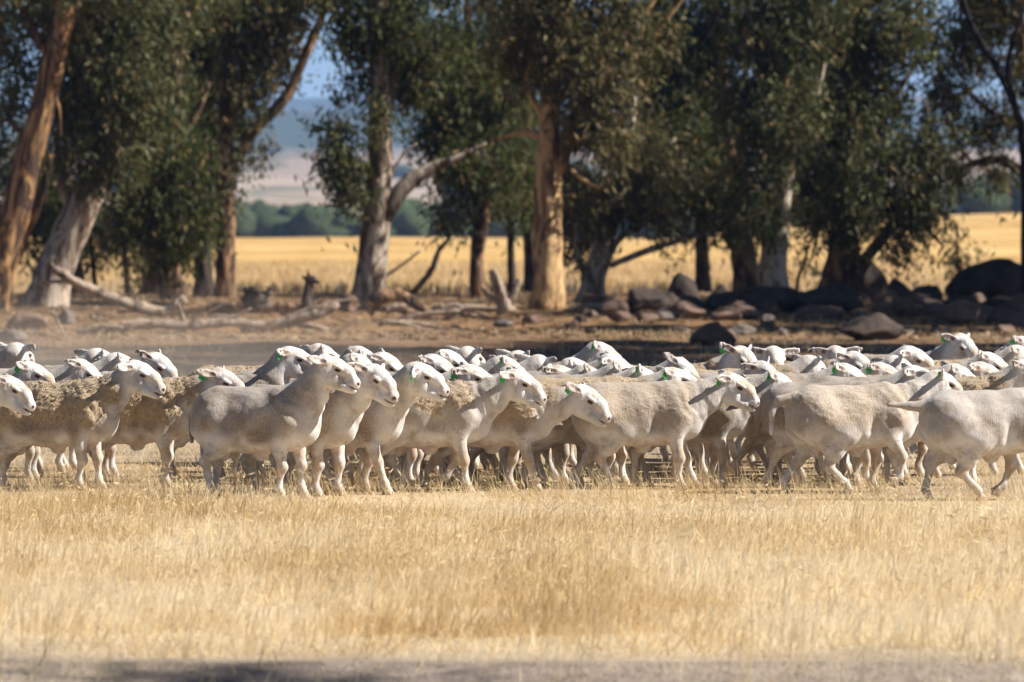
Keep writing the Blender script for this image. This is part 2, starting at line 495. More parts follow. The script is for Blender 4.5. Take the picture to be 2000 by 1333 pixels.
tree('brown gum lit along one edge, nearest to the pale leaning trunk', 'brown', 'green', 113,
     [(345, 596, 52), (322, 480, 46), (318, 380, 38), (335, 230, 30), (350, 60, 26), (360, -80, 20)],
     [[(325, 400, 20), (290, 330, 16), (270, 240, 10)], [(330, 300, 18), (380, 230, 14), (410, 160, 8)]],
     [(325, 320, 95, 85, -1.0, 1.2, 1.1), (290, 420, 65, 55, -1.2, 0.9, 1.0), (360, 420, 75, 65, -1.0, 1.0, 1.1), (300, 200, 80, 80, 0.5, 1.0, 0.8), (345, 480, 40, 40, -1.0, 0.6, 0.9)],
     3, top=tops(115, (330, 1, 8.5, 2.0)))
tree('dark straight gum trunk between two brown gums', 'dark', 'green', 118,
     [(398, 596, 38), (396, 480, 34), (402, 340, 30), (404, 180, 26), (410, 0, 22), (415, -100, 16)],
     [[(402, 330, 16), (440, 260, 12), (470, 200, 8)]],
     [(390, 190, 90, 90, -0.5, 1.2, 1.1), (420, 290, 60, 80, -0.5, 1.0, 1.1), (360, 80, 110, 80, 0, 1.3, 1.0), (430, 90, 80, 70, 0, 1.2, 1.0), (430, 390, 30, 50, 0, 0.6, 0.8)],
     4, top=tops(118, (400, 0, 8.6, 2.2)))
tree('brown gum with a long dark limb curving up across the sky gap', 'brown', 'olive', 115,
     [(438, 600, 40), (440, 480, 36), (440, 360, 32), (438, 230, 28), (445, 80, 24), (450, -90, 18)],
     [[(442, 340, 22), (490, 262, 24), (555, 195, 21), (598, 105, 18), (632, 25, 15), (660, -80, 11)], [(440, 170, 14), (500, 120, 14), (540, 60, 9)], [(560, 190, 9), (585, 140, 6), (580, 80, 4)]],
     [(500, 55, 70, 60, 0, 1.0, 1.0), (560, 40, 50, 70, 0.3, 0.9, 0.8), (490, 150, 50, 70, 0, 0.9, 0.9), (540, 140, 40, 50, 0.2, 0.7, 0.6), (470, 245, 40, 30, 0, 0.5, 0.6), (520, 300, 30, 25, 0, 0.4, 0.3), (600, -20, 80, 50, 0, 0.9, 0.7)],
     5, top=tops(116, (520, 0, 8.3, 1.9), (640, 0, 8.6, 1.5)))
tree('tall forked gum with white and brown patched trunk and a big side limb', 'grey', 'green', 107.5,
     [(716, 610, 66), (728, 500, 58), (738, 400, 54), (742, 270, 46), (742, 120, 42), (736, -60, 34), (735, -200, 26)],
     [[(748, 425, 38), (790, 365, 34), (845, 328, 24), (895, 308, 14), (950, 280, 4)], [(744, 225, 22), (790, 120, 18), (850, 40, 12)], [(738, 345, 14), (695, 325, 10), (655, 290, 6)], [(742, 150, 24), (760, 60, 18), (800, -30, 12)], [(760, 345, 7), (790, 300, 5), (815, 280, 3)]],
     [(655, 260, 35, 28, -0.6, 0.5, 1.2), (665, 330, 46, 50, -0.6, 0.6, 1.3), (690, 375, 40, 22, -0.5, 0.5, 1.0), (695, 60, 50, 70, 0, 0.9, 0.9), (690, 165, 30, 40, 0, 0.5, 0.7), (775, 60, 80, 60, 0, 1.0, 1.0), (790, 170, 60, 55, 0.4, 0.8, 1.0), (830, 100, 60, 70, 0.5, 0.9, 1.0), (735, 240, 30, 30, -0.6, 0.4, 0.9)],
     6, top=tops(107.5, (740, 0, 8.6, 2.2)))
tree('thin brown gum with a kinked trunk beside the forked stump', 'brown', 'green', 116,
     [(940, 600, 40), (930, 520, 28), (940, 420, 30), (944, 330, 24), (930, 200, 20), (915, 60, 16), (910, -60, 12)],
     [[(944, 350, 14), (890, 300, 12), (850, 250, 8)]],
     [(890, 120, 70, 90, 0, 1.1, 1.1), (870, 240, 65, 75, 0, 1.1, 1.3), (930, 300, 80, 50, -0.2, 1.0, 1.2), (960, 190, 70, 80, 0.3, 1.1, 1.2), (875, 425, 45, 25, -0.2, 0.6, 0.9), (960, 380, 45, 40, 0, 0.7, 0.9), (905, 390, 30, 25, 0, 0.5, 0.6)],
     7, top=tops(117, (900, 0, 8.4, 2.1)))
tree('slender dark sapling between the kinked gum and the orange gum', 'dark', 'green', 121,
     [(1003, 590, 18), (998, 490, 15), (1000, 400, 14), (1006, 270, 12), (1010, 120, 9)],
     [], [(1000, 350, 50, 60, 0, 0.9, 1.1), (990, 230, 60, 70, 0, 1.0, 1.1), (1010, 120, 60, 70, 0, 1.0, 1.0), (1015, 430, 30, 30, 0, 0.5, 0.5)],
     8, name='gum_sapling')
tree('stout gum with smooth glowing orange bark and a fork above', 'honey', 'olive', 101.5,
     [(1068, 606, 66), (1068, 480, 56), (1070, 350, 52), (1072, 250, 42), (1085, 120, 34), (1110, -40, 26), (1120, -180, 18)],
     [[(1085, 340, 36), (1112, 265, 34), (1140, 190, 24), (1185, 100, 18), (1240, 50, 14), (1290, -20, 10)], [(1078, 290, 10), (1130, 345, 8), (1185, 375, 5)], [(1150, 170, 14), (1230, 140, 12), (1285, 60, 10), (1340, -10, 8)], [(1070, 270, 16), (1020, 260, 12), (960, 275, 8)], [(1060, 230, 12), (1030, 170, 12), (1040, 100, 8)]],
     [(1100, 60, 110, 80, 0, 1.2, 0.9), (1180, 160, 80, 85, -0.6, 1.1, 1.0), (1155, 255, 55, 45, -0.6, 0.7, 0.9), (1030, 90, 70, 80, 0.3, 1.0, 0.9), (1230, 70, 80, 70, 0, 1.0, 0.9), (1210, 290, 40, 50, 0, 0.7, 0.7), (1115, 150, 50, 60, -0.6, 0.8, 0.7)],
     9, top=tops(101.5, (1110, 0, 8.4, 2.2)))
tree('crooked pale gum with low twiggy drooping branches', 'grey', 'olive', 112,
     [(1152, 598, 60), (1165, 520, 40), (1188, 445, 36), (1215, 365, 26), (1230, 250, 20), (1240, 120, 14)],
     [[(1170, 560, 14), (1200, 480, 14), (1250, 440, 10), (1300, 420, 6)], [(1190, 520, 12), (1260, 492, 14), (1330, 470, 10), (1390, 455, 6)], [(1200, 400, 14), (1150, 360, 10), (1110, 380, 6)], [(1150, 560, 16), (1130, 500, 12), (1125, 430, 8)], [(1215, 370, 12), (1270, 330, 10), (1320, 270, 7)]],
     [(1170, 400, 70, 55, -0.3, 0.9, 0.8), (1255, 380, 60, 60, 0, 0.9, 0.8), (1240, 290, 70, 60, 0, 1.0, 0.9), (1300, 440, 55, 30, 0, 0.6, 0.5), (1150, 480, 40, 40, 0, 0.5, 0.4), (1280, 350, 60, 60, 0, 0.9, 0.8), (1330, 480, 40, 18, 0, 0.4, 0.4)],
     10)
tree('gum with dark crown and rough trunk behind the pointed boulders', 'brown', 'green', 118,
     [(1462, 590, 56), (1450, 470, 48), (1432, 340, 42), (1410, 190, 38), (1398, 40, 32), (1390, -100, 24)],
     [[(1420, 250, 20), (1360, 180, 16), (1310, 100, 10)], [(1440, 380, 16), (1390, 340, 12), (1340, 330, 8)], [(1405, 120, 18), (1460, 60, 12), (1500, 0, 8)]],
     [(1310, 150, 80, 100, 0.3, 1.2, 1.2), (1330, 280, 80, 75, 0, 1.1, 1.3), (1390, 370, 80, 55, -0.4, 1.0, 1.3), (1290, 50, 70, 70, 0.4, 1.1, 1.0), (1400, 70, 80, 80, 0.4, 1.1, 0.9), (1390, 220, 60, 80, 0.6, 1.0, 1.0), (1420, 435, 60, 25, -0.4, 0.7, 1.0), (1310, 385, 40, 40, 0, 0.6, 0.9)],
     11, top=tops(117, (1350, 0, 8.5, 2.3)))
tree('pale mottled gum standing tight beside the rough dark-crowned gum', 'pale', 'grey', 106.5,
     [(1516, 584, 66), (1512, 500, 56), (1530, 390, 34), (1542, 270, 28), (1540, 130, 24), (1545, -40, 20)],
     [[(1520, 450, 18), (1490, 360, 14), (1470, 270, 9)], [(1540, 280, 14), (1590, 200, 11), (1610, 120, 8)], [(1560, 180, 10), (1600, 150, 8), (1580, 190, 5)]],
     [(1500, 90, 90, 90, 0, 1.2, 0.95), (1540, 210, 85, 75, -0.5, 1.1, 0.95), (1480, 300, 65, 70, -0.5, 0.9, 1.0), (1450, 420, 60, 45, -0.4, 0.8, 1.1), (1570, 40, 80, 70, 0, 1.1, 0.9), (1440, 200, 50, 60, -0.3, 0.8, 0.8), (1500, 460, 35, 22, -0.4, 0.4, 0.7)],
     12, top=tops(106.5, (1530, 0, 8.4, 2.1)))
tree('broad dark-trunked gum with a low limb and curtains of leaves', 'brown', 'grey', 110,
     [(1632, 588, 84), (1645, 500, 64), (1652, 380, 46), (1660, 230, 36), (1675, 60, 28), (1690, -80, 20)],
     [[(1652, 555, 24), (1700, 495, 24), (1748, 438, 19), (1795, 370, 12)], [(1652, 330, 16), (1600, 250, 12), (1565, 180, 8)], [(1655, 300, 16), (1720, 230, 12), (1780, 140, 8)], [(1648, 420, 12), (1620, 360, 9), (1610, 300, 5)], [(1760, 420, 10), (1800, 440, 8), (1840, 480, 5)]],
     [(1615, 320, 80, 80, -0.3, 1.0, 0.9), (1680, 190, 100, 90, 0, 1.2, 1.0), (1690, 410, 65, 60, -0.5, 0.9, 0.9), (1740, 70, 100, 80, 0, 1.2, 0.95), (1610, 430, 50, 45, -0.3, 0.7, 0.7), (1790, 400, 65, 65, -0.3, 0.9, 1.1), (1810, 300, 65, 70, -0.2, 0.9, 1.0), (1760, 480, 40, 28, -0.3, 0.5, 0.8), (1700, 300, 70, 70, -0.4, 1.0, 0.9), (1640, 80, 70, 70, 0.2, 1.0, 0.9), (1640, 490, 30, 25, -0.5, 0.4, 0.5)],
     13, top=tops(110, (1680, 0, 8.3, 2.3)))
tree('bare tree with shade put into its black bark, forking low, beside the largest boulder', 'charcoal', 'olive', 101,
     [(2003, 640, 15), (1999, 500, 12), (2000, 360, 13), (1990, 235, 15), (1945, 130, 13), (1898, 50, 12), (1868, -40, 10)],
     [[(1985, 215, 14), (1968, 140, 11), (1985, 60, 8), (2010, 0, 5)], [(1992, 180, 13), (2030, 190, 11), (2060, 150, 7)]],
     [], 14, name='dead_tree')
tree('sparse gum with thin see-through crown behind the largest boulder', 'brown', 'olive', 120,
     [(2085, 596, 52), (2070, 430, 42), (2030, 270, 32), (1995, 100, 24), (1980, -60, 16)],
     [[(2055, 390, 24), (1965, 318, 20), (1895, 322, 15), (1850, 352, 9)], [(2020, 250, 18), (1945, 225, 14), (1880, 170, 8)], [(1900, 320, 9), (1870, 280, 7), (1855, 230, 4)]],
     [(1890, 90, 60, 70, 0, 0.9, 0.90), (1935, 30, 70, 50, 0, 0.9, 1.20), (1960, 240, 45, 45, 0, 0.6, 0.90), (1895, 250, 40, 40, 0, 0.5, 0.80), (1955, 340, 50, 22, 0, 0.5, 1.00), (1880, 340, 35, 25, 0, 0.4, 1.00), (1990, 130, 40, 50, 0, 0.6, 0.80), (1850, 180, 40, 60, 0, 0.6, 1.00)],
     15, top=tops(120, (2000, 0, 8.4, 2.0)))
tree('dark gum half hidden behind the pale leaning trunk', 'dark', 'green', 123,
     [(150, 592, 40), (140, 480, 34), (130, 350, 28), (140, 200, 22), (150, 40, 16)], [[(138, 460, 16), (90, 400, 12), (60, 330, 8)]],
     [(120, 390, 70, 60, 0, 1.0, 1.0), (60, 330, 60, 80, 0, 1.0, 0.9), (170, 470, 60, 45, 0, 0.7, 0.6), (90, 480, 50, 40, 0, 0.6, 0.5), (240, 460, 60, 40, 0, 0.7, 0.6), (40, 440, 50, 60, 0, 0.7, 0.7)], 16)
tree('dark gum with low shaggy foliage between the pale leaner and the brown gums', 'brown', 'green', 121,
     [(292, 594, 42), (296, 500, 38), (290, 400, 32), (280, 250, 26), (275, 80, 18)], [[(292, 440, 14), (250, 420, 10), (215, 450, 6)]],
     [(260, 430, 55, 50, 0, 0.8, 0.9), (300, 480, 45, 35, 0, 0.6, 0.6), (370, 470, 40, 40, 0, 0.6, 0.7), (280, 300, 70, 80, 0, 1.0, 0.9), (420, 440, 30, 40, 0, 0.5, 0.6)], 17)
tree('dense dark gum standing back between the orange gum and the kinked gum', 'dark', 'green', 126,
     [(1040, 590, 30), (1035, 450, 26), (1030, 300, 22), (1020, 120, 16)], [],
     [(1010, 330, 80, 90, 0, 1.2, 1.1), (900, 330, 70, 50, 0, 1.0, 0.9), (1110, 380, 70, 70, 0, 1.1, 1.0), (950, 180, 90, 90, 0, 1.3, 1.0), (1130, 470, 50, 40, 0, 0.7, 0.7), (1000, 60, 110, 70, 0, 1.3, 0.9)], 18)
tree('dense dark gum standing back behind the pointed boulder', 'dark', 'green', 126,
     [(1375, 590, 30), (1370, 450, 26), (1360, 300, 22), (1350, 120, 16)], [],
     [(1340, 340, 80, 80, 0, 1.2, 1.0), (1270, 320, 70, 80, 0, 1.1, 1.0), (1560, 380, 60, 70, 0, 1.0, 0.8), (1300, 190, 90, 90, 0, 1.3, 1.0), (1600, 250, 90, 90, 0, 1.3, 0.9), (1560, 120, 90, 90, 0, 1.2, 0.8)], 19)
for i, (u0, d0, lb) in enumerate([(-180, 110, 'gum standing past the leaning orange gum, first of the outlying trees'), (-420, 116, 'outlying gum second past the leaning orange gum'), (-690, 108, 'outlying gum third past the leaning orange gum')]):
    tree(lb, ('grey', 'brown', 'pale')[i], ('grey', 'green', 'olive')[i], d0,
         [(u0, 600, 62), (u0 + 12, 470, 52), (u0 - 8, 300, 44), (u0 + 20, 120, 36), (u0 + 10, -80, 26)], [[(u0, 330, 22), (u0 + 70, 240, 16), (u0 + 110, 140, 9)]],
         [(u0 - 40, 60, 110, 90, 0, 1.2, 0.8), (u0 + 60, 170, 100, 90, 0, 1.2, 0.8), (u0 - 70, 250, 80, 80, 0, 1.0, 0.8), (u0 + 20, 340, 80, 60, 0, 1.0, 0.6)], 50 + i, top=tops(d0, (u0, 0, 8.4, 2.2)))
for i, (tk, bl, lb) in enumerate([
        ([(186, 592, 12), (182, 520, 9), (175, 465, 7), (170, 430, 4)], [(190, 500, 22, 30, 0, 0.3, 0.4), (160, 440, 30, 20, 0, 0.3, 0.4)], 'spindly dark sapling close to the pale leaning trunk'),
        ([(252, 592, 15), (246, 520, 12), (241, 450, 9), (240, 390, 5)], [(262, 510, 26, 30, 0, 0.3, 0.6), (235, 430, 50, 40, 0, 0.5, 0.8)], 'dark sapling with a twiggy side spray beside the brown gum'),
        ([(1880, 575, 7), (1872, 530, 6), (1868, 490, 4), (1870, 450, 3)], [(1872, 515, 32, 30, 0, 0.35, 0.7), (1868, 470, 22, 20, 0, 0.3, 0.5)], 'small thin-leaved shrub in front of the golden stubble by the boulders'),
        ([(1552, 585, 10), (1560, 540, 8), (1575, 500, 5), (1582, 470, 3)], [(1570, 510, 28, 32, 0, 0.3, 0.4)], 'wispy shrub at the foot of the pale mottled gum')]):
    tree(lb, 'dark', 'olive', 119, tk, [], bl, 40 + i, group='saplings under the gum trees', name='sapling')
# tall gums standing past the edge of the view: their shade lies across the ground behind the flock
SHADE = [(9.4, 65.0, 20.5), (9.9, 68.7, 21.5), (10.0, 73.0, 22.0), (10.6, 77.2, 20.0), (14.0, 66.0, 14.0), (14.3, 70.5, 14.5), (14.6, 75.0, 14.5), (15.0, 79.5, 14.0),
         (13.4, 92.0, 12.0), (13.2, 98.5, 12.0), (13.6, 105.0, 10.0), (17.5, 95.0, 13.0), (18.5, 102.0, 13.5), (17.0, 109.0, 10.0), (13.2, 111.0, 11.0), (13.8, 117.0, 11.0)]
for i, (x, y, h_) in enumerate(SHADE):
    root = empty('gum_tree', (x, y, 0)); tag(root, 'tall gum beyond the boulders shading the ground behind the flock', 'tree', 'tall shade gums')
    link('trunk', tube_mesh('trunk', [tube([(Vector((0, 0, -0.1)), 0.34), (Vector((0.2, 0.1, h_ * 0.3)), 0.26), (Vector((-0.1, 0, h_ * 0.62)), 0.18), (Vector((0, 0, h_ * 0.9)), 0.08)], 12, 5, 0.1, 60 + i, flare=0.3)], M_BARK['grey']), root)
    bl = [((x + dx, y + dy, h_ * q), (r_, r_ * 0.8, r_ * 0.7), int(22 * r_ * r_), 0.34, 18) for dx, dy, q, r_ in
          ((0.3, 0, 0.42, 2.0), (-1.0, 0.8, 0.58, 2.0), (1.0, -0.8, 0.62, 2.1), (0, 0, 0.80, 2.2), (0.9, 0.6, 0.92, 1.6))]
    cm, tm = crown_mesh(bl, 300 + i, M_LEAF['green'], (x, y, 0))
    link('crown', cm, root); tw = link('twigs', tm, root); tw['kind'] = 'stuff'

root = empty('gum_tree', (8.6, 20.6, 0)); tag(root, 'lone slim gum added out of view to shade the bare wheel track', 'tree')  # unseen tree added, crown shaped to drop shade on the track
link('trunk', tube_mesh('trunk', [tube([(Vector((0, 0, -0.1)), 0.10), (Vector((0.1, 0, 3.2)), 0.08), (Vector((-0.05, 0.1, 6.5)), 0.055), (Vector((0.2, 0.6, 9.2)), 0.03)], 10, 5, 0.1, 90, flare=0.3)], M_BARK['grey']), root)
cm, tm = crown_mesh([((8.9, 21.35, 9.2), (0.45, 0.12, 0.5), 13, 0.165, 16), ((8.4, 21.0, 7.6), (0.5, 0.2, 0.4), 9, 0.165, 16)], 391, M_LEAF['green'], (8.6, 20.6, 0))
link('crown', cm, root); tw = link('twigs', tm, root); tw['kind'] = 'stuff'

# far scrub along the end of the stubble, and trees dotted on the hills
def blob_field(name, pts, sizes, mat, label, seed):
    bm = bmesh.new(); bmesh.ops.create_icosphere(bm, subdivisions=2, radius=1.0)
    bv = np.array([v.co[:] for v in bm.verts]); bf = np.array([[v.index for v in f_.verts] for f_ in bm.faces]); bm.free()
    r = np.random.default_rng(seed)
    Vs = []
    for p, s in zip(pts, sizes):
        k = 1 + (vnoise(bv + r.uniform(0, 50, 3), 0.55, 3) - 0.5)[:, None] * 0.9
        Vs.append(bv * k * np.array(s) + np.array(p))
    V = np.concatenate(Vs); F_ = (bf[None] + (np.arange(len(pts)) * len(bv))[:, None, None]).reshape(-1, 3)
    o = link(name, mesh_np(name, V, F_, True, mat)); tag(o, label, 'trees', kind='stuff')
    return o
t = NT('far_foliage')
co = t.coord('Object')
t.principled(t.ramp(t.noise(0.9, 5, 0.7, co), [(0.3, (0.030, 0.045, 0.020)), (0.6, (0.075, 0.095, 0.045)), (0.8, (0.12, 0.13, 0.07))]), 0.95, t.bump(t.noise(1.5, 4, 0.7, co), 1.0, 0.8), spec=0.05)
M_FAR = t.m
r = np.random.default_rng(31)
n = 330
fx = r.uniform(-70, 75, n); fy = r.uniform(690, 775, n)
fs = np.stack([r.uniform(1.8, 3.6, n), r.uniform(2, 3, n), r.uniform(1.2, 3.0, n) * (0.75 + 0.5 * vnoise(np.stack([fx, 0 * fx, 0 * fx], 1), 14, 2))], 1)
fs[:, 2] *= 0.95
fz = height(fx, fy) + fs[:, 2] * 0.7
blob_field('far_scrub', np.stack([fx, fy, fz], 1), fs, M_FAR, 'blurred belt of green scrub at the far end of the stubble', 5)
n = 900
hy = r.uniform(1500, 3700, n); hx = r.uniform(-1, 1, n) * (20 + 0.13 * hy)
keep = vnoise(np.stack([hx, hy * 0.5, 0 * hx], 1), 75, 9) > 0.74
hx, hy = hx[keep], hy[keep]; n = len(hx)
hsz = np.stack([r.uniform(4, 11, n), r.uniform(4, 10, n), r.uniform(2.5, 5, n)], 1)
blob_field('far_woodland', np.stack([hx, hy, height(hx, hy) + hsz[:, 2] * 0.6], 1), hsz, M_FAR, 'trees dotted over the distant hill paddocks', 6)
# ------------------------------------------------------------------ boulders, logs, stumps
def rock_mat(name, a, b, c):
    t = NT(name)
    co = t.coord('Object')
    n = t.noise(2.2, 6, 0.65, co); n2 = t.noise(14, 4, 0.7, co)
    col = t.ramp(t.math('ADD', t.math('MULTIPLY', n, 0.7), t.math('MULTIPLY', n2, 0.3)), [(0.32, a), (0.52, b), (0.70, c)])
    t.principled(col, 0.9, t.bump(t.math('ADD', n, t.math('MULTIPLY', n2, 0.4)), 0.8, 0.06), spec=0.15)
    return t.m
M_ROCK = {'dark': rock_mat('granite_shaded', (0.036, 0.027, 0.022), (0.068, 0.051, 0.041), (0.125, 0.095, 0.075)),  # dark granite: the shade under the gums is put into its colour
          'red': rock_mat('granite_red', (0.085, 0.056, 0.042), (0.165, 0.108, 0.078), (0.28, 0.195, 0.14)),
          'grey': rock_mat('granite_grey', (0.085, 0.07, 0.06), (0.16, 0.13, 0.108), (0.27, 0.225, 0.185))}
RB = np.random.default_rng(8)
def rock(u, vb, w, h, kind, label, seed, group='boulders under the gum trees', point=0.0, dep=None):
    g = at_ground(u, vb) if dep is None else at(u, vb, dep)
    d = g.y; k = d / FPX
    z0 = float(height(np.array([g.x]), np.array([g.y]))[0])
    bm = bmesh.new(); bmesh.ops.create_icosphere(bm, subdivisions=4, radius=1.0)
    V = np.array([v.co[:] for v in bm.verts]); F_ = np.array([[v.index for v in f_.verts] for f_ in bm.faces]); bm.free()
    r = np.random.default_rng(seed)
    # cut a few flat faces, then roughen
    for _ in range(11):
        nrm = r.normal(0, 1, 3); nrm /= np.linalg.norm(nrm); lim = r.uniform(0.5, 0.85)
        q = V @ nrm; V = V - np.clip(q - lim, 0, None)[:, None] * nrm * 0.85
    off = r.uniform(0, 40, 3)
    V = V * (1 + (vnoise(V + off, 0.6, 3) - 0.5)[:, None] * 0.30 + (vnoise(V + off, 0.22, 4) - 0.5)[:, None] * 0.10)
    if point: V[:, :2] *= (1 - point * np.clip(V[:, 2:3], -0.2, 1))
    V = V * np.array([w * k / 2, w * k / 2 * r.uniform(0.7, 1.0), h * k * 0.62])
    V[:, 2] += h * k * 0.36
    o = link('boulder' if w > 45 else 'stone', mesh_np('boulder', V, F_, True, M_ROCK[kind])); o.location = (g.x, g.y, z0)
    o.rotation_euler = (0, 0, r.uniform(-0.3, 0.3))
    tag(o, label, 'boulder' if w > 45 else 'stone', group)
    return o
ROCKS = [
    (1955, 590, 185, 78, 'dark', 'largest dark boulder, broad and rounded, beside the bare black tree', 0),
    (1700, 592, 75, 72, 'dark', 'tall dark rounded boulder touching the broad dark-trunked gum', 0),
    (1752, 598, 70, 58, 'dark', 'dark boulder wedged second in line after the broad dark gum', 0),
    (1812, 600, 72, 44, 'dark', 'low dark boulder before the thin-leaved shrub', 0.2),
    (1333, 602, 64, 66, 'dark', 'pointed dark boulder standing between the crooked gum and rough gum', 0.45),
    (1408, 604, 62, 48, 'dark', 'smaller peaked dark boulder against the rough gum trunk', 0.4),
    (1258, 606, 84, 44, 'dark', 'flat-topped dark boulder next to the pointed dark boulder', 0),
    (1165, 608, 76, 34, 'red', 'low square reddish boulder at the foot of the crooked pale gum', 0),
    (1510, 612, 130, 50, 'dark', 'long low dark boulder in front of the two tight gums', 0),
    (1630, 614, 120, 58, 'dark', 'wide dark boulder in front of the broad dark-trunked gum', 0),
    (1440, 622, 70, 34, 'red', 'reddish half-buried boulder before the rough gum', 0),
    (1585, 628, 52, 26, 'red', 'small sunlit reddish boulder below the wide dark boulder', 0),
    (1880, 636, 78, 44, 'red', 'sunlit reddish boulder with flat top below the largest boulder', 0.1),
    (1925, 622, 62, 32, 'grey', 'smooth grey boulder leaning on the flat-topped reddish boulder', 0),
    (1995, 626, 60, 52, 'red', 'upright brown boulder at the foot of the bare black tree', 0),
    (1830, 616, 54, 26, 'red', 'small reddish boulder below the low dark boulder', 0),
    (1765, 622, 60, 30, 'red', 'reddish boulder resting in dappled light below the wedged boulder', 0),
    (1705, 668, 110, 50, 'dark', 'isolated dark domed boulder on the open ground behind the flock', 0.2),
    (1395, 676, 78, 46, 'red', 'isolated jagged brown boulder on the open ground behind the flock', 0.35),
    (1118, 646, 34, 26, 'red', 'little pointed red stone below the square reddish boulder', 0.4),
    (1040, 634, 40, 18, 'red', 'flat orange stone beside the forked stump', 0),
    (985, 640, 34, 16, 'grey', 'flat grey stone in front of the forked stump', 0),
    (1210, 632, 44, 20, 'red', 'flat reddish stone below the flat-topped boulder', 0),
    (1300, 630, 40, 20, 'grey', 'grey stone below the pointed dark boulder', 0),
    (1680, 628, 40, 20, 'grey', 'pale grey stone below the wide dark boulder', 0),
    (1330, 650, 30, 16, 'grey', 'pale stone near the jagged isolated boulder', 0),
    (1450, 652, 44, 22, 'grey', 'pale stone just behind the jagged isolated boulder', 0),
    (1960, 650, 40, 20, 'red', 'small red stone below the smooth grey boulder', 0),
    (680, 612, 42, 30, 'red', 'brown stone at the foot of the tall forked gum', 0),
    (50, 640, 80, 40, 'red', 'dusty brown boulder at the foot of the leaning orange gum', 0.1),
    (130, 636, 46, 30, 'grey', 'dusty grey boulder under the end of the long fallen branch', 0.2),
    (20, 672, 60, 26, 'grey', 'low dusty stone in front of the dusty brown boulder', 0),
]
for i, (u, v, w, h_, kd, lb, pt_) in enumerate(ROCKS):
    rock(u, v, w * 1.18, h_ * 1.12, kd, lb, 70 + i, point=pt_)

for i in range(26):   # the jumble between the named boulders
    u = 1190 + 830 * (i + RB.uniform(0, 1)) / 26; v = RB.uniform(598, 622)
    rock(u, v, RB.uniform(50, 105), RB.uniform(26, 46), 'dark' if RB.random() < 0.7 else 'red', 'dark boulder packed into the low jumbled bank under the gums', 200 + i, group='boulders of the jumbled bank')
for i in range(16):   # browner stones spilling from the bank
    u = RB.uniform(1200, 2010); v = RB.uniform(612, 640)
    rock(u, v, RB.uniform(46, 84), RB.uniform(20, 36), 'red', 'brown boulder spilling forward from the low jumbled bank', 300 + i, group='brown boulders before the bank')
for i in range(16):
    u = RB.uniform(1100, 2010); v = RB.uniform(622, 662)
    rock(u, v, RB.uniform(16, 40), RB.uniform(9, 20), ('red', 'grey', 'dark')[i % 3], 'small loose stone strewn on the ground below the jumbled bank', 240 + i, group='loose stones')
def wood(name, label, cat, d, paths, mat='dead', group=None, seed=0, sides=10):
    """fallen timber; paths of (u, v, width, depth offset). First path is the stem, the others are its branches.
    d None: the depth at which the lowest edge of the stem rests on the ground"""
    if d is None: d = ground_depth(max(q[1] + q[2] * 0.42 for q in paths[0]))
    k = d / FPX
    P = [[(at(q[0], q[1], d + (q[3] if len(q) > 3 else 0)), q[2] * k / 2) for q in p] for p in paths]
    o = P[0][0][0].copy(); o.z = float(bank(d))
    P = [[(p - o, r_) for p, r_ in q] for q in P]
    o.z = float(height(np.array([o.x]), np.array([o.y]))[0])
    if len(P) == 1:
        ob = link(name, tube_mesh(name, [tube(P[0], sides, 6, 0.26, seed)], M_BARK[mat])); ob.location = o
    else:
        ob = empty(name, o)
        for i, q in enumerate(P):
            link('stem' if i == 0 else 'branch', tube_mesh(name, [tube(q, sides if i == 0 else 7, 5, 0.24, seed + i)], M_BARK[mat]), ob)
    tag(ob, label, cat, group)
    return ob
G = 'fallen timber under the gum trees'
wood('fallen_branch', 'long bare fallen branch propped against the pale leaning gum', 'branch', None, [[(105, 525, 16), (160, 556, 20), (230, 585, 22), (290, 604, 24), (335, 612, 20)], [(165, 556, 10), (120, 548, 8), (70, 552, 5)], [(115, 532, 6), (100, 512, 4), (104, 498, 3)]], group=G, seed=1)
wood('log', 'thick grey log lying below the brown gums', 'log', None, [[(205, 640, 15), (290, 632, 20), (380, 634, 19), (450, 628, 17), (520, 634, 12)], [(360, 626, 10), (352, 604, 7), (350, 590, 4)], [(430, 626, 9), (470, 612, 7), (490, 600, 4)]], group=G, seed=2)
wood('log', 'long pale log with broken end leading to the tall forked gum', 'log', None, [[(470, 640, 14), (540, 630, 20), (600, 614, 22), (645, 598, 18), (662, 588, 8)], [(560, 618, 14), (600, 600, 10), (640, 590, 6)]], group=G, seed=3)
wood('log', 'dark log lying behind the thick grey log', 'log', None, [[(330, 612, 20), (420, 604, 24), (520, 602, 24), (590, 606, 18)]], mat='brown', group=G, seed=4)
wood('log', 'short split log end tilted up beside the long fallen branch', 'log', None, [[(325, 622, 22), (345, 605, 24), (362, 590, 16)]], group=G, seed=5)
wood('stump', 'squat dark burnt stump on the golden stubble edge', 'stump', None, [[(500, 604, 60), (500, 585, 52), (503, 572, 44), (505, 566, 34)], [(485, 580, 16), (480, 570, 12), (478, 562, 8)], [(522, 580, 16), (528, 568, 10), (530, 562, 6)]], mat='dark', group='stumps', seed=6)
wood('stump', 'slim burnt stump with horned top like a small cross', 'stump', None, [[(602, 606, 34), (600, 585, 22), (603, 565, 18), (605, 550, 18), (606, 545, 12)], [(596, 552, 12), (604, 551, 20), (616, 554, 11), (624, 557, 5)], [(603, 548, 7), (602, 538, 5), (602, 530, 2)], [(598, 551, 7), (592, 546, 5), (590, 542, 2)]], mat='dark', group='stumps', seed=7)
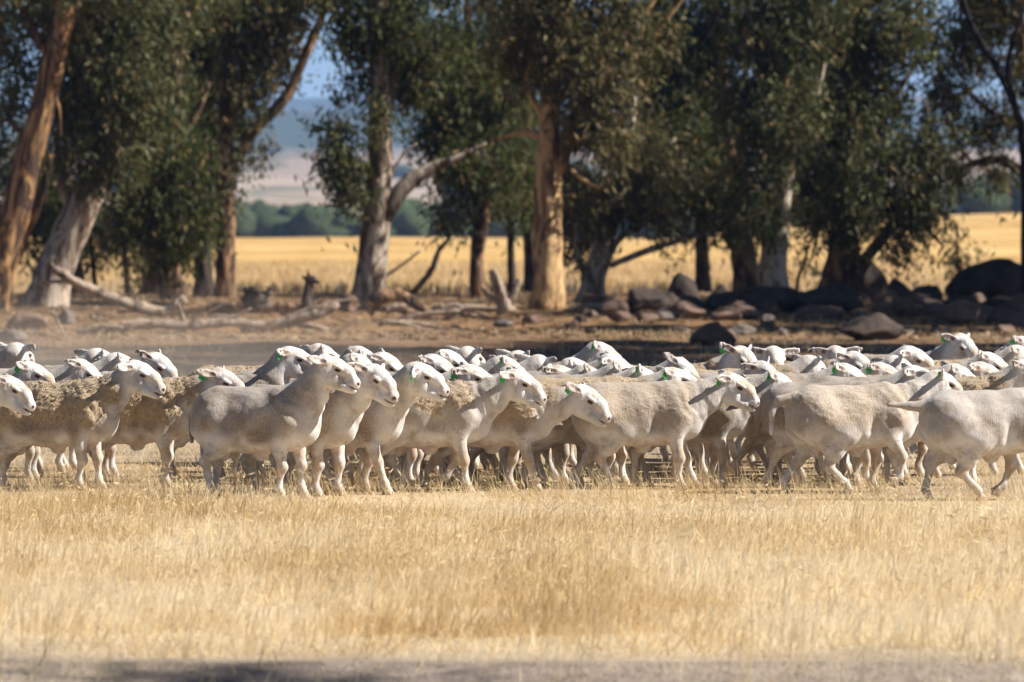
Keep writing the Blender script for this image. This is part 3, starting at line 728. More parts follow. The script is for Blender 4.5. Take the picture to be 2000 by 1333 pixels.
wood('stump', 'forked dead stump splayed in a V beside the kinked gum', 'stump', None, [[(990, 612, 40), (980, 580, 26), (970, 550, 22), (962, 527, 14)], [(990, 600, 22), (1004, 570, 16), (1016, 545, 9)], [(985, 600, 14), (955, 580, 12), (940, 562, 6)]], mat='dead', group='stumps', seed=8)
wood('fallen_branch', 'curved dark branch arching up from the brush pile', 'branch', 110, [[(790, 585, 14), (815, 560, 13), (842, 525, 11), (858, 485, 9), (880, 462, 5)]], mat='dark', group=G, seed=9)
wood('fallen_branch', 'thin straight dead stick slanting beside the tall forked gum', 'branch', 113, [[(745, 545, 7), (785, 518, 6), (822, 490, 4)]], group=G, seed=10)
wood('root', 'gnarled root arching from the foot of the tall forked gum', 'root', None, [[(716, 608, 30), (745, 582, 28), (785, 578, 24), (820, 600, 18), (850, 622, 12)]], mat='brown', group=G, seed=11)
rb = np.random.default_rng(14)
for i in range(22):   # loose dead sticks among the logs
    u0 = rb.uniform(150, 650); v0 = rb.uniform(604, 655); L = rb.uniform(25, 90); s = rb.uniform(-0.45, 0.35); w0 = rb.uniform(3.5, 9)
    wood('stick', 'dead stick lying loose among the logs below the brown gums', 'stick', None,
         [[(u0, v0, w0), (u0 + L * 0.5, v0 + L * 0.5 * s - rb.uniform(0, 8), w0 * 0.8), (u0 + L, v0 + L * s - rb.uniform(0, 10), w0 * 0.4)]], mat='dead' if i % 2 else 'brown', group='loose sticks', seed=120 + i, sides=6)
rb = np.random.default_rng(12)
for i in range(13):
    u0 = rb.uniform(735, 900); v0 = rb.uniform(596, 634); L = rb.uniform(50, 130); s = rb.uniform(-0.25, 0.25); b = rb.uniform(-14, 4)
    w0 = rb.uniform(6, 17)
    wood('fallen_branch', 'dead branch in the brush pile at the tall forked gum', 'branch', None,
         [[(u0, v0, w0), (u0 + L * 0.4, v0 + L * 0.4 * s + b, w0 * 0.85), (u0 + L, v0 + L * s, w0 * 0.4)]], mat='dead' if i % 3 else 'brown', group='brush pile branches', seed=20 + i, sides=7)
for i, (u0, v0, u1, v1, w0, lb) in enumerate([(100, 610, 125, 660, 7, 'bent stick dangling over the dusty grey boulder'), (880, 612, 1010, 606, 14, 'low branch lying from the brush pile to the forked stump'), (1100, 606, 1190, 596, 12, 'dark branch lying behind the square reddish boulder'), (640, 640, 560, 628, 12, 'short branch lying across the pale log'), (150, 652, 240, 640, 12, 'stick lying before the thick grey log')]):
    wood('fallen_branch', lb, 'branch', None, [[(u0, v0, w0), ((u0 + u1) / 2, (v0 + v1) / 2 - 6, w0 * 0.8), (u1, v1, w0 * 0.5)]], group=G, seed=60 + i, sides=7)
# ------------------------------------------------------------------ sheep
class Field:
    """signed distance field on a rectilinear grid, primitives are blended in one by one"""
    def __init__(s, xs, ys, zs):
        s.ax = [np.asarray(a, np.float32) for a in (xs, ys, zs)]
        s.d = np.full([len(a) for a in s.ax], 0.2, np.float32)
    def box(s, lo, hi):
        sl, pts = [], []
        for a, l, h in zip(s.ax, lo, hi):
            i = max(int(np.searchsorted(a, l)) - 1, 0); j = min(int(np.searchsorted(a, h)) + 1, len(a))
            sl.append(slice(i, j))
        sl = tuple(sl)
        g = (s.ax[0][sl[0]][:, None, None], s.ax[1][sl[1]][None, :, None], s.ax[2][sl[2]][None, None, :])
        return sl, g
    def blend(s, sl, e, k):
        d = s.d[sl]
        h = np.maximum(k - np.abs(d - e), 0) / k
        s.d[sl] = np.minimum(d, e) - h * h * k * 0.25
    def carve(s, sl, e, k):
        d = s.d[sl]; e = -e
        h = np.maximum(k - np.abs(d - e), 0) / k
        s.d[sl] = np.maximum(d, e) + h * h * k * 0.25
    def cone(s, a, b, ra, rb, k=0.03, carve=False):
        a = np.asarray(a, np.float32); b = np.asarray(b, np.float32); m = max(ra, rb) + k + 0.03
        sl, (X, Y, Z) = s.box(np.minimum(a, b) - m, np.maximum(a, b) + m)
        ab = b - a; L = float(ab @ ab) + 1e-9
        t = np.clip(((X - a[0]) * ab[0] + (Y - a[1]) * ab[1] + (Z - a[2]) * ab[2]) / L, 0, 1)
        e = np.sqrt((X - a[0] - t * ab[0]) ** 2 + (Y - a[1] - t * ab[1]) ** 2 + (Z - a[2] - t * ab[2]) ** 2) - (ra + (rb - ra) * t)
        (s.carve if carve else s.blend)(sl, e, k)
    def ell(s, c, r, k=0.03, axes=None, carve=False):
        c = np.asarray(c, np.float32); r = np.asarray(r, np.float32); m = float(r.max()) + k + 0.03
        if axes is None: lo, hi = c - r - k - 0.03, c + r + k + 0.03
        else: lo, hi = c - m, c + m
        sl, (X, Y, Z) = s.box(lo, hi)
        x, y, z = X - c[0], Y - c[1], Z - c[2]
        if axes is not None:
            f, l, u = [np.asarray(q, np.float32) for q in axes]
            x, y, z = (x * f[0] + y * f[1] + z * f[2], x * l[0] + y * l[1] + z * l[2], x * u[0] + y * u[1] + z * u[2])
        k0 = np.sqrt((x / r[0]) ** 2 + (y / r[1]) ** 2 + (z / r[2]) ** 2)
        k1 = np.sqrt((x / r[0] ** 2) ** 2 + (y / r[1] ** 2) ** 2 + (z / r[2] ** 2) ** 2) + 1e-6
        e = k0 * (k0 - 1) / k1
        (s.carve if carve else s.blend)(sl, e, k)
    def mesh(s):
        """naive surface nets -> verts, quads"""
        d = s.d; n = d.shape
        S = d < 0
        c8 = [S[i:n[0] - 1 + i, j:n[1] - 1 + j, k:n[2] - 1 + k] for i in (0, 1) for j in (0, 1) for k in (0, 1)]
        any_ = c8[0].copy(); all_ = c8[0].copy()
        for c in c8[1:]: any_ |= c; all_ &= c
        act = np.argwhere(any_ & ~all_)
        idm = np.full((n[0] - 1, n[1] - 1, n[2] - 1), -1, np.int32)
        idm[act[:, 0], act[:, 1], act[:, 2]] = np.arange(len(act))
        cor = [(i, j, k) for i in (0, 1) for j in (0, 1) for k in (0, 1)]
        val = np.stack([d[act[:, 0] + i, act[:, 1] + j, act[:, 2] + k] for i, j, k in cor], 1)
        acc = np.zeros((len(act), 3), np.float32); cnt = np.zeros((len(act), 1), np.float32)
        cornp = np.array(cor, np.float32)
        for a in range(8):
            for b in range(a + 1, 8):
                if sum(abs(p - q) for p, q in zip(cor[a], cor[b])) != 1: continue
                va, vb = val[:, a], val[:, b]
                m = (va < 0) != (vb < 0)
                t = np.where(m, va / (va - vb + 1e-12), 0)[:, None]
                acc += np.where(m[:, None], cornp[a] + t * (cornp[b] - cornp[a]), 0); cnt += m[:, None]
        gp = act + acc / np.maximum(cnt, 1)
        V = np.stack([np.interp(gp[:, i], np.arange(n[i]), s.ax[i]) for i in range(3)], 1).astype(np.float32)
        quads = []
        for ax in range(3):
            lo = [slice(None)] * 3; hi = [slice(None)] * 3
            lo[ax] = slice(0, n[ax] - 1); hi[ax] = slice(1, n[ax])
            A, B = S[tuple(lo)], S[tuple(hi)]
            e = np.argwhere(A != B)
            o1, o2 = (ax + 1) % 3, (ax + 2) % 3
            ok = (e[:, o1] > 0) & (e[:, o2] > 0) & (e[:, o1] < n[o1] - 1) & (e[:, o2] < n[o2] - 1)
            e = e[ok]
            ins = A[e[:, 0], e[:, 1], e[:, 2]]
            def cell(d1, d2):
                q = e.copy(); q[:, o1] -= d1; q[:, o2] -= d2
                return idm[q[:, 0], q[:, 1], q[:, 2]]
            q = np.stack([cell(1, 1), cell(0, 1), cell(0, 0), cell(1, 0)], 1)
            q[~ins] = q[~ins][:, ::-1]
            quads.append(q)
        return V, np.concatenate(quads)

def ik(a, b, l1, l2, bend):
    """middle joint between a and b in the x-z plane, bent towards +x (bend 1) or -x (bend -1)"""
    a = np.array(a, float); b = np.array(b, float)
    v = b - a; L = np.linalg.norm(v)
    if L >= (l1 + l2) * 0.999:
        return a + v * l1 / (l1 + l2)
    c = (l1 * l1 - l2 * l2 + L * L) / (2 * L)
    h = math.sqrt(max(l1 * l1 - c * c, 0))
    u = v / L
    w = np.array([-u[2], 0, u[0]]); w /= np.linalg.norm(w) + 1e-9
    if w[0] * bend < 0: w = -w
    return a + u * c + w * h

def grid_axis(lo, hi, flo, fhi, coarse, fine):
    out = [lo]
    while out[-1] < hi:
        x = out[-1]
        dd = max(flo - x, x - fhi, 0)
        out.append(x + min(coarse, fine + dd * 0.24))
    return np.array(out, np.float32)

def make_sheep(P, coarse=0.009, fine=0.005, seed=1):
    """returns V, quads, masks m1, m2 and a dict of landmarks; the sheep faces +X, ground at z = 0"""
    g = P.get
    fat = g('fat', 1.0)
    hx, hz = g('head', (0.50, 0.83)); hy = g('hy', 0.0)
    yaw, pit = R(g('yaw', 0)), R(g('pitch', 28)); roll = R(g('roll', 0))
    f = np.array([math.cos(pit) * math.cos(yaw), math.cos(pit) * math.sin(yaw), -math.sin(pit)])
    l = np.array([-math.sin(yaw), math.cos(yaw), 0.0])
    u = np.cross(f, l)
    l, u = l * math.cos(roll) + u * math.sin(roll), u * math.cos(roll) - l * math.sin(roll)
    H = np.array([hx, hy, hz])
    hs = g('hs', 1.0)
    def hp(x, y, z): return H + hs * (f * (x * 0.88 if x > 0 else x) + l * y + u * z)
    tip = hp(0.21, 0, -0.03)
    lo = np.minimum(np.array([-0.62, -0.30, -0.02]), np.minimum(tip, H) - 0.17)
    hi = np.maximum(np.array([0.40, 0.30, 0.80]), np.maximum(tip, H) + 0.17)
    if g('tail') == 'out': lo[0] = -0.78
    hlo, hhi = np.minimum(tip, H) - 0.06, np.maximum(tip, H) + 0.06
    F = Field(*[grid_axis(lo[i], hi[i], hlo[i], hhi[i], coarse, fine) for i in range(3)])
    # trunk
    F.ell((-0.05, 0, 0.508), (0.40, 0.186 * fat, 0.197), 0.04)
    F.ell((-0.04, 0, 0.440), (0.34, 0.172 * fat, 0.132), 0.08)
    F.ell((0.20, 0, 0.520), (0.19, 0.165 * fat, 0.195), 0.06)
    F.ell((0.215, 0, 0.62), (0.13, 0.085, 0.085), 0.08)
    F.ell((-0.30, 0, 0.540), (0.185, 0.165 * fat, 0.165), 0.07)
    F.ell((-0.335, 0, 0.625), (0.10, 0.10, 0.065), 0.06)
    F.ell((0.312, 0, 0.465), (0.100, 0.092, 0.115), 0.06)
    F.cone((-0.30, 0, 0.640), (0.18, 0, 0.655), 0.06, 0.055, 0.08)
    # neck
    B = np.array([0.235, 0, 0.555]); N = H - f * 0.035 - u * 0.035
    M = B * 0.45 + N * 0.55 + np.array([0.0, 0, -0.012])
    nk = g('neck', 0.98)
    F.cone(B, M, 0.150 * nk, 0.108 * nk, 0.07)
    F.cone(M, N, 0.108 * nk, 0.084, 0.04)
    F.cone(np.array([0.27, 0, 0.50]), M + np.array([0.035, 0, -0.03]), 0.11, 0.075, 0.05)
    for s in (-1, 1):
        F.ell((0.075, s * 0.215 * fat, 0.42), (0.035, 0.055, 0.13), 0.05, carve=True)    # groove behind the shoulder
        F.ell((-0.135, s * 0.225 * fat, 0.36), (0.030, 0.060, 0.10), 0.05, carve=True)  # flank fold
        F.ell((-0.16, s * 0.190 * fat, 0.665), (0.11, 0.05, 0.045), 0.06, carve=True)    # hollow under the loin
    # legs
    legs = g('legs', [(0, 0), (0, 0), (0, 0), (0, 0)])
    marks = {'knee': [], 'foot': []}
    for q, (dx, lift) in enumerate(legs):
        s = -1 if q % 2 == 0 else 1
        w = g('stance', 1.0)
        back = lift > 0.015
        if q < 2:
            E = np.array([0.185 + 0.30 * dx, s * 0.112, 0.405 + lift * 0.2])
            ft = np.array([0.215 + dx, s * 0.088 * w, lift])
            fet = ft + (np.array([0.045, 0, 0.055]) if back else np.array([-0.018, 0, 0.078]))
            K = ik(E, fet, 0.197, 0.136, 1)
            F.ell((0.215 + 0.15 * dx, s * 0.104, 0.52), (0.090, 0.074 * fat, 0.155), 0.030)
            F.cone((0.24 + 0.15 * dx, s * 0.118, 0.50), E, 0.076, 0.064, 0.03)
            F.cone(E, E + (K - E) * 0.45, 0.066, 0.044, 0.03)
            F.cone(E + (K - E) * 0.45, K, 0.044, 0.033, 0.02)
            F.ell(K + np.array([0.003, 0, 0]), (0.0325, 0.031, 0.040), 0.02)
            F.cone(K, K + (fet - K) * 0.5, 0.033, 0.0215, 0.015)
            F.cone(K + (fet - K) * 0.5, fet, 0.0215, 0.0235, 0.012)
        else:
            St = np.array([-0.185 + 0.28 * dx, s * 0.120, 0.400 + lift * 0.2])
            ft = np.array([-0.325 + dx, s * 0.092 * w, lift])
            fet = ft + (np.array([0.040, 0, 0.060]) if back else np.array([-0.018, 0, 0.078]))
            K = ik(St, fet, 0.235, 0.168, -1)
            F.ell((-0.295 + 0.12 * dx, s * 0.092, 0.50), (0.145, 0.094 * fat, 0.160), 0.035)
            F.cone((-0.28 + 0.1 * dx, s * 0.11, 0.50), St, 0.105, 0.082, 0.05)
            F.cone(St, St + (K - St) * 0.5, 0.084, 0.058, 0.04)
            F.cone((-0.38, s * 0.09, 0.45), St + (K - St) * 0.62, 0.075, 0.040, 0.05)
            F.cone(St + (K - St) * 0.5, K, 0.056, 0.034, 0.02)
            F.cone(K + (St - K) * 0.25 + np.array([-0.03, 0, 0.0]), K + np.array([-0.012, 0, 0.004]), 0.014, 0.020, 0.03)
            F.ell(K, (0.036, 0.032, 0.042), 0.02)
            F.cone(K, K + (fet - K) * 0.5, 0.033, 0.024, 0.015)
            F.cone(K + (fet - K) * 0.5, fet, 0.024, 0.027, 0.012)
        hf = ft + (np.array([0.0, 0, 0.03]) if back else np.array([0.008, 0, 0.030]))
        F.ell(fet, (0.0265, 0.0255, 0.028), 0.012)
        F.cone(fet, hf, 0.0235, 0.0255, 0.012)
        F.cone(hf, ft + np.array([0.010 if not back else -0.012, 0, 0.012]), 0.0255, 0.0265, 0.01)
        marks['knee'].append(K); marks['foot'].append((ft, back))
    # tail, scrotum, sheath
    tl = g('tail', 'down')
    if tl == 'down':
        F.cone((-0.445, 0, 0.610), (-0.505, 0, 0.53), 0.036, 0.030, 0.03)
        F.cone((-0.505, 0, 0.53), (-0.510, 0.012, 0.36), 0.028, 0.014, 0.015)
    elif tl == 'out':
        F.cone((-0.44, 0, 0.620), (-0.56, 0.0, 0.625), 0.042, 0.028, 0.03)
        F.cone((-0.56, 0, 0.625), (-0.70, 0.0, 0.635), 0.027, 0.014, 0.015)
    elif tl == 'swung':
        F.cone((-0.43, 0, 0.640), (-0.535, 0.0, 0.625), 0.042, 0.030, 0.03)
        F.cone((-0.535, 0, 0.625), (-0.585, 0.0, 0.55), 0.027, 0.022, 0.02)
        F.cone((-0.585, 0, 0.55), (-0.590, 0.0, 0.40), 0.022, 0.011, 0.015)
    if g('ram', True):
        F.cone((-0.285, 0, 0.36), (-0.275, 0, 0.285), 0.040, 0.048, 0.03)
        F.ell((0.0, 0, 0.275), (0.05, 0.025, 0.03), 0.03)
    # head
    ax = (f, l, u)
    def he(c, r, k=0.02, carve=False, axes=ax): F.ell(hp(*c), np.array(r) * hs, k, axes, carve)
    def hc(a, b, ra, rb, k=0.02, carve=False): F.cone(hp(*a), hp(*b), ra * hs, rb * hs, k, carve)
    he((-0.006, 0, 0.004), (0.066, 0.058, 0.060), 0.03)
    he((0.040, 0, 0.014), (0.052, 0.054, 0.046), 0.025)
    hc((0.045, 0, 0.020), (0.120, 0, 0.010), 0.045, 0.043, 0.02)
    hc((0.120, 0, 0.004), (0.180, 0, -0.022), 0.040, 0.035, 0.02)
    he((0.184, 0, -0.028), (0.036, 0.038, 0.036), 0.015)
    he((0.198, 0, -0.034), (0.024, 0.035, 0.034), 0.010)
    he((0.180, 0, -0.067), (0.037, 0.032, 0.022), 0.010)
    for s in (-1, 1):
        he((0.030, s * 0.031, -0.044), (0.062, 0.034, 0.060), 0.025)
        hc((0.030, s * 0.020, -0.076), (0.155, s * 0.013, -0.064), 0.036, 0.027, 0.02)
        he((0.058, s * 0.050, 0.021), (0.032, 0.017, 0.0105), 0.008)      # brow
        he((0.066, s * 0.060, 0.005), (0.022, 0.014, 0.0095), 0.006, carve=True)
        he((0.066, s * 0.049, -0.004), (0.017, 0.008, 0.006), 0.006)     # lower lid
        he((0.122, s * 0.041, -0.016), (0.045, 0.013, 0.012), 0.018, carve=True)  # hollow before the cheek
        he((0.216, s * 0.018, -0.020), (0.014, 0.007, 0.0055), 0.004, carve=True)  # nostril
    he((0.212, 0, -0.0515), (0.038, 0.05, 0.0042), 0.004, carve=True)   # mouth
    er = g('ears', ((-0.55, 0.05), (-0.55, 0.05)))
    ears = []
    for s, (bk, dn) in zip((-1, 1), er):
        e1 = f * bk + l * s * 1.0 - u * dn; e1 /= np.linalg.norm(e1)
        nrm = f * 0.55 + u * 0.25 + l * s * 0.35 - u * 0.0
        nrm = nrm - e1 * (nrm @ e1); nrm /= np.linalg.norm(nrm)
        wd = np.cross(nrm, e1)
        b0 = hp(-0.022, s * 0.050, 0.020)
        c = b0 + e1 * 0.070 * hs
        F.cone(b0 - e1 * 0.01, b0 + e1 * 0.03, 0.020 * hs, 0.017 * hs, 0.02)
        F.ell(c, np.array((0.069, 0.0265, 0.0110)) * hs, 0.012, (e1, wd, nrm))
        F.ell(c + nrm * 0.0125 * hs - e1 * 0.006, np.array((0.053, 0.0185, 0.0105)) * hs, 0.004, (e1, wd, nrm), carve=True)
        ears.append((c, e1, wd, nrm))
    V, Q = F.mesh()
    # masks
    n1 = vnoise(V, 0.09, seed); n2 = vnoise(V, 0.03, seed + 3); n3 = vnoise(V, 0.012, seed + 5)
    x, y, z = V[:, 0], V[:, 1], V[:, 2]
    hd = (V - H)
    hl = np.stack([hd @ f, hd @ l, hd @ u], 1) / hs
    hl[:, 0] = np.where(hl[:, 0] > 0, hl[:, 0] / 0.88, hl[:, 0])
    isHead = sstep(-0.10, -0.03, hl[:, 0] + 0.5 * np.clip(hl[:, 2], -1, 0)) * (np.linalg.norm(hd, axis=1) < 0.30)
    # position along the neck 0..1
    nb = N - B; tn = np.clip(((V - B) @ nb) / (nb @ nb), -1, 1.2)
    onneck = sstep(0.1, 0.5, tn) * (x > 0.15)
    kn = np.array(marks['knee'])
    leg = sstep(0.40, 0.30, z)
    wl, wamt = g('wool', (0.9, 0.0))   # lower limit of the wool and how much there is
    neckw = g('neckwool', 0.3)
    lim = wl + (n1 - 0.5) * 0.16 + (n2 - 0.5) * 0.06 + onneck * (1 - neckw) * 0.35
    wool = sstep(lim - 0.03, lim + 0.05, z) * wamt * (1 - isHead) * sstep(0.33, 0.42, z)
    wool *= sstep(g('woolx', 0.5) + 0.12, g('woolx', 0.5) - 0.05, x) * sstep(-0.50, -0.44, x) * (1 - sstep(0.55, 0.85, tn) * (x > 0.2))
    tone = g('tone', 0.6)
    body = sstep(0.30, 0.44, z + (n1 - 0.5) * 0.14 - 0.10 * (1 - tone)) * (1 - isHead) * (1 - 0.35 * sstep(0.45, 0.95, tn))
    body *= 1 - 0.8 * sstep(0.25, 0.40, x) * sstep(0.66, 0.52, z)
    body = np.clip(body * (0.25 + 0.75 * tone) * (0.72 + 0.5 * n1), 0, 1)
    skin = sstep(0.255, 0.275, z) * sstep(0.36, 0.29, z) * (np.abs(x + 0.03) < 0.30) * sstep(0.135, 0.09, np.abs(y)) * 0.5
    stain = np.zeros(len(V))
    for i, k in enumerate(kn):
        r2 = np.linalg.norm((V - k) * np.array([1, 1, 0.7]), axis=1)
        stain = np.maximum(stain, sstep(0.075, 0.02, r2) * (0.95 if i < 2 else 0.6) * sstep(0.30, 0.6, n2 * 0.6 + n1 * 0.5))
    for ft, bk in marks['foot']:
        r2 = np.linalg.norm(V - ft, axis=1)
        stain = np.maximum(stain, sstep(0.10, 0.02, r2) * 0.55)
    stain = np.maximum(stain, isHead * (0.40 * sstep(0.50, 0.8, n1) + 0.25 * sstep(0.55, 0.8, n2)) * (hl[:, 2] > 0.005))
    stain = np.maximum(stain, 0.30 * sstep(0.30, 0.12, z) * sstep(0.45, 0.8, n2))
    dark = np.zeros(len(V)); pink = skin
    for s in (-1, 1):
        rr = np.linalg.norm((hl - np.array([0.216, s * 0.018, -0.021])) * np.array([1, 1, 1.2]), axis=1)
        dark = np.maximum(dark, sstep(0.020, 0.008, rr) * 0.95)
        pink = np.maximum(pink, sstep(0.030, 0.014, rr) * 0.75)
        rr = np.linalg.norm((hl - np.array([0.064, s * 0.052, 0.004])) * np.array([0.60, 1, 1.3]), axis=1)
        pink = np.maximum(pink, sstep(0.024, 0.012, rr) * 0.85)
        dark = np.maximum(dark, sstep(0.0165, 0.009, rr) * 0.8)
    rr = np.abs(hl[:, 2] + 0.0515) * 4 + np.abs(hl[:, 0] - 0.19)
    mouth = (rr < 0.03) & (hl[:, 0] > 0.14)
    dark = np.maximum(dark, mouth * 0.55); pink = np.maximum(pink, mouth * 0.5)
    dark = np.maximum(dark, sstep(0.020, 0.004, z) * 0.0)
    earin = np.zeros(len(V))
    for c, e1, wd, nrm in ears:
        q = V - c
        a, b, h = q @ e1, q @ wd, q @ nrm
        earin = np.maximum(earin, ((np.abs(a) < 0.068) & (np.abs(b) < 0.024) & (h > -0.004) & (h < 0.02)) * sstep(0.055, 0.0, a + 0.015))
    pink = np.maximum(pink, earin * 0.40)
    eb = np.zeros(len(V))
    for c, e1, wd, nrm in ears:
        q = V - (c - e1 * 0.045)
        eb = np.maximum(eb, sstep(0.030, 0.008, np.linalg.norm(q, axis=1)) * earin)
    dark = np.maximum(dark, eb * 0.85)
    # wool relief
    nrmV = vert_normals(V, Q)
    curl = (vnoise(V, 0.020, seed + 11) - 0.35) * 0.011 + (n3 - 0.5) * 0.009
    fold = np.sin(tn * 30 + n1 * 5) * 0.0035 * sstep(-0.15, 0.1, tn) * sstep(0.75, 0.45, tn) * (x > 0.12) * sstep(0.42, 0.55, z)
    musc = (vnoise(V, 0.075, seed + 21) - 0.5) * 0.010 * (1 - isHead) * sstep(0.10, 0.30, z)
    V = V + nrmV * (wool * curl + (1 - isHead) * (n2 - 0.5) * 0.004 + fold + musc)[:, None]
    lump = g('lump', 0.0)
    if lump:
        V = V + nrmV * (wool * sstep(0.45, 0.75, n1) * lump)[:, None]
    m1 = np.stack([wool, pink, np.clip(stain, 0, 1), dark], 1)
    m2 = np.stack([body, isHead, leg, onneck], 1)
    marks.update(H=H, f=f, l=l, u=u, hs=hs, ears=ears, hp=hp, N=nrmV, wool=wool)
    return V, Q, m1, m2, marks

def vert_normals(V, Q):
    n = np.zeros_like(V)
    fn = np.cross(V[Q[:, 2]] - V[Q[:, 0]], V[Q[:, 3]] - V[Q[:, 1]])
    for i in range(4):
        for c in range(3): n[:, c] += np.bincount(Q[:, i], fn[:, c], len(V))
    return n / (np.linalg.norm(n, axis=1, keepdims=True) + 1e-12)

def sheep_material():
    t = NT('sheep_hair')
    a = t.attr('m1'); b = t.attr('m2')
    sa = t.node('ShaderNodeSeparateColor', {'Color': a.outputs['Color']}); sb = t.node('ShaderNodeSeparateColor', {'Color': b.outputs['Color']})
    wool, pink, stain, dark = sa.outputs[0], sa.outputs[1], sa.outputs[2], a.outputs['Alpha']
    body, head = sb.outputs[0], sb.outputs[1]
    co = t.coord('Object')
    info = t.node('ShaderNodeObjectInfo')
    nz = t.noise(9, 5, 0.6, co); nf = t.noise(70, 3, 0.7, co)
    white = t.ramp(nz, [(0.32, (0.42, 0.365, 0.31)), (0.48, (0.63, 0.59, 0.545)), (0.72, (0.73, 0.70, 0.66))])
    hair = t.ramp(nf, [(0.25, (0.155, 0.115, 0.080)), (0.5, (0.28, 0.218, 0.158)), (0.75, (0.42, 0.34, 0.255))])
    woolc = t.ramp(t.noise(42, 4, 0.7, co), [(0.22, (0.20, 0.135, 0.075)), (0.45, (0.40, 0.29, 0.17)), (0.7, (0.53, 0.41, 0.265))])
    c = t.mix(body, white, hair)
    c = t.mix(wool, c, woolc)
    c = t.mix(t.math('MULTIPLY', pink, 0.75), c, (0.60, 0.37, 0.29))
    c = t.mix(t.math('MULTIPLY', stain, t.ramp(t.noise(30, 3, 0.6, co), [(0.3, 0.35), (0.6, 0.95)])), c, (0.48, 0.28, 0.11))
    dl = t.math('MULTIPLY', sb.outputs[2], t.ramp(t.noise(22, 4, 0.65, co), [(0.42, 0.0), (0.62, 0.55)]))
    c = t.mix(dl, c, (0.36, 0.28, 0.20))
    c = t.mix(dark, c, (0.06, 0.035, 0.03))
    # dust and dung spots
    sp = t.ramp(t.noise(16, 2, 0.5, co), [(0.69, 0.0), (0.74, 0.6)])
    c = t.mix(t.math('MULTIPLY', sp, t.math('SUBTRACT', 0.7, head)), c, (0.18, 0.12, 0.08))
    v = t.node('ShaderNodeHueSaturation', {'Color': c, 'Value': t.math('MULTIPLY_ADD', info.outputs['Random'], 0.16, 0.90)})
    hm = t.mapping(co, (150, 150, 38))
    h1 = t.noise(1.0, 3, 0.6, hm)
    h2 = t.noise(75, 3, 0.75, t.mapping(co, (1, 1, 0.6)))
    bm = t.bump(h1, t.math('MULTIPLY_ADD', body, 0.75, 0.25), 0.008)
    bm = t.bump(h2, t.math('MULTIPLY', wool, 0.9), 0.014, bm)
    hb = t.noise(34, 3, 0.6, co)
    bm = t.bump(hb, t.math('MULTIPLY', head, 0.45), 0.012, bm)
    wr = t.noise(1.0, 2, 0.5, t.mapping(co, (30, 9, 7), (0, R(-25), 0)))
    bm = t.bump(wr, t.math('MULTIPLY', b.outputs['Alpha'], 0.35), 0.018, bm)
    t.principled(v.outputs[0], 0.85, bm, spec=0.15, **{'Sheen Weight': 0.25, 'Sheen Roughness': 0.5})
    return t.m

M_SHEEP = sheep_material()
M_EYE = simple('sheep_eye', (0.035, 0.020, 0.012), 0.15, 0.6)
M_TAG = simple('ear_tag_plastic', (0.02, 0.46, 0.085), 0.4, 0.4)
M_TAGD = simple('ear_tag_print', (0.01, 0.05, 0.02), 0.5, 0.3)
M_HOOF = simple('hoof_horn', (0.34, 0.255, 0.175), 0.8, 0.2)
def wool_mat():
    t = NT('fleece_wool')
    co = t.coord('Object')
    c = t.ramp(t.noise(30, 4, 0.65, co), [(0.28, (0.31, 0.215, 0.12)), (0.5, (0.41, 0.30, 0.175)), (0.75, (0.48, 0.37, 0.23))])
    t.principled(c, 0.95, t.bump(t.noise(160, 2, 0.6, co), 0.5, 0.004), spec=0.1, **{'Sheen Weight': 0.3})
    return t.m
M_WOOL = wool_mat()

def ellipsoid_mesh(name, r, mat, seg=10, ring=7):
    bm = bmesh.new()
    bmesh.ops.create_uvsphere(bm, u_segments=seg, v_segments=ring, radius=1.0)
    for v in bm.verts: v.co = Vector((v.co.x * r[0], v.co.y * r[1], v.co.z * r[2]))
    for fc in bm.faces: fc.smooth = True
    me = bpy.data.meshes.new(name); bm.to_mesh(me); bm.free(); me.materials.append(mat)
    return me
EYE_ME = ellipsoid_mesh('eye', (0.0155, 0.0112, 0.0082), M_EYE)

def hoof_mesh():
    bm = bmesh.new()
    for s in (-1, 1):   # two claws
        prof = [(-0.030, 0.0), (0.043, 0.0), (0.034, 0.016), (0.016, 0.036), (-0.024, 0.034)]
        rows = []
        for yy in (0.003, 0.012, 0.027, 0.031):
            k = 1.0 if 0.005 < yy < 0.028 else 0.88
            rows.append([bm.verts.new((px * k, s * yy, pz * (1 if yy < 0.028 else 0.92))) for px, pz in prof])
        for a, b in zip(rows, rows[1:]):
            for i in range(5):
                j = (i + 1) % 5
                bm.faces.new((a[i], a[j], b[j], b[i]))
        bm.faces.new(rows[0]); bm.faces.new(rows[-1])
    bmesh.ops.recalc_face_normals(bm, faces=bm.faces)
    me = bpy.data.meshes.new('hoof'); bm.to_mesh(me); bm.free(); me.materials.append(M_HOOF)
    return me
HOOF_ME = hoof_mesh()

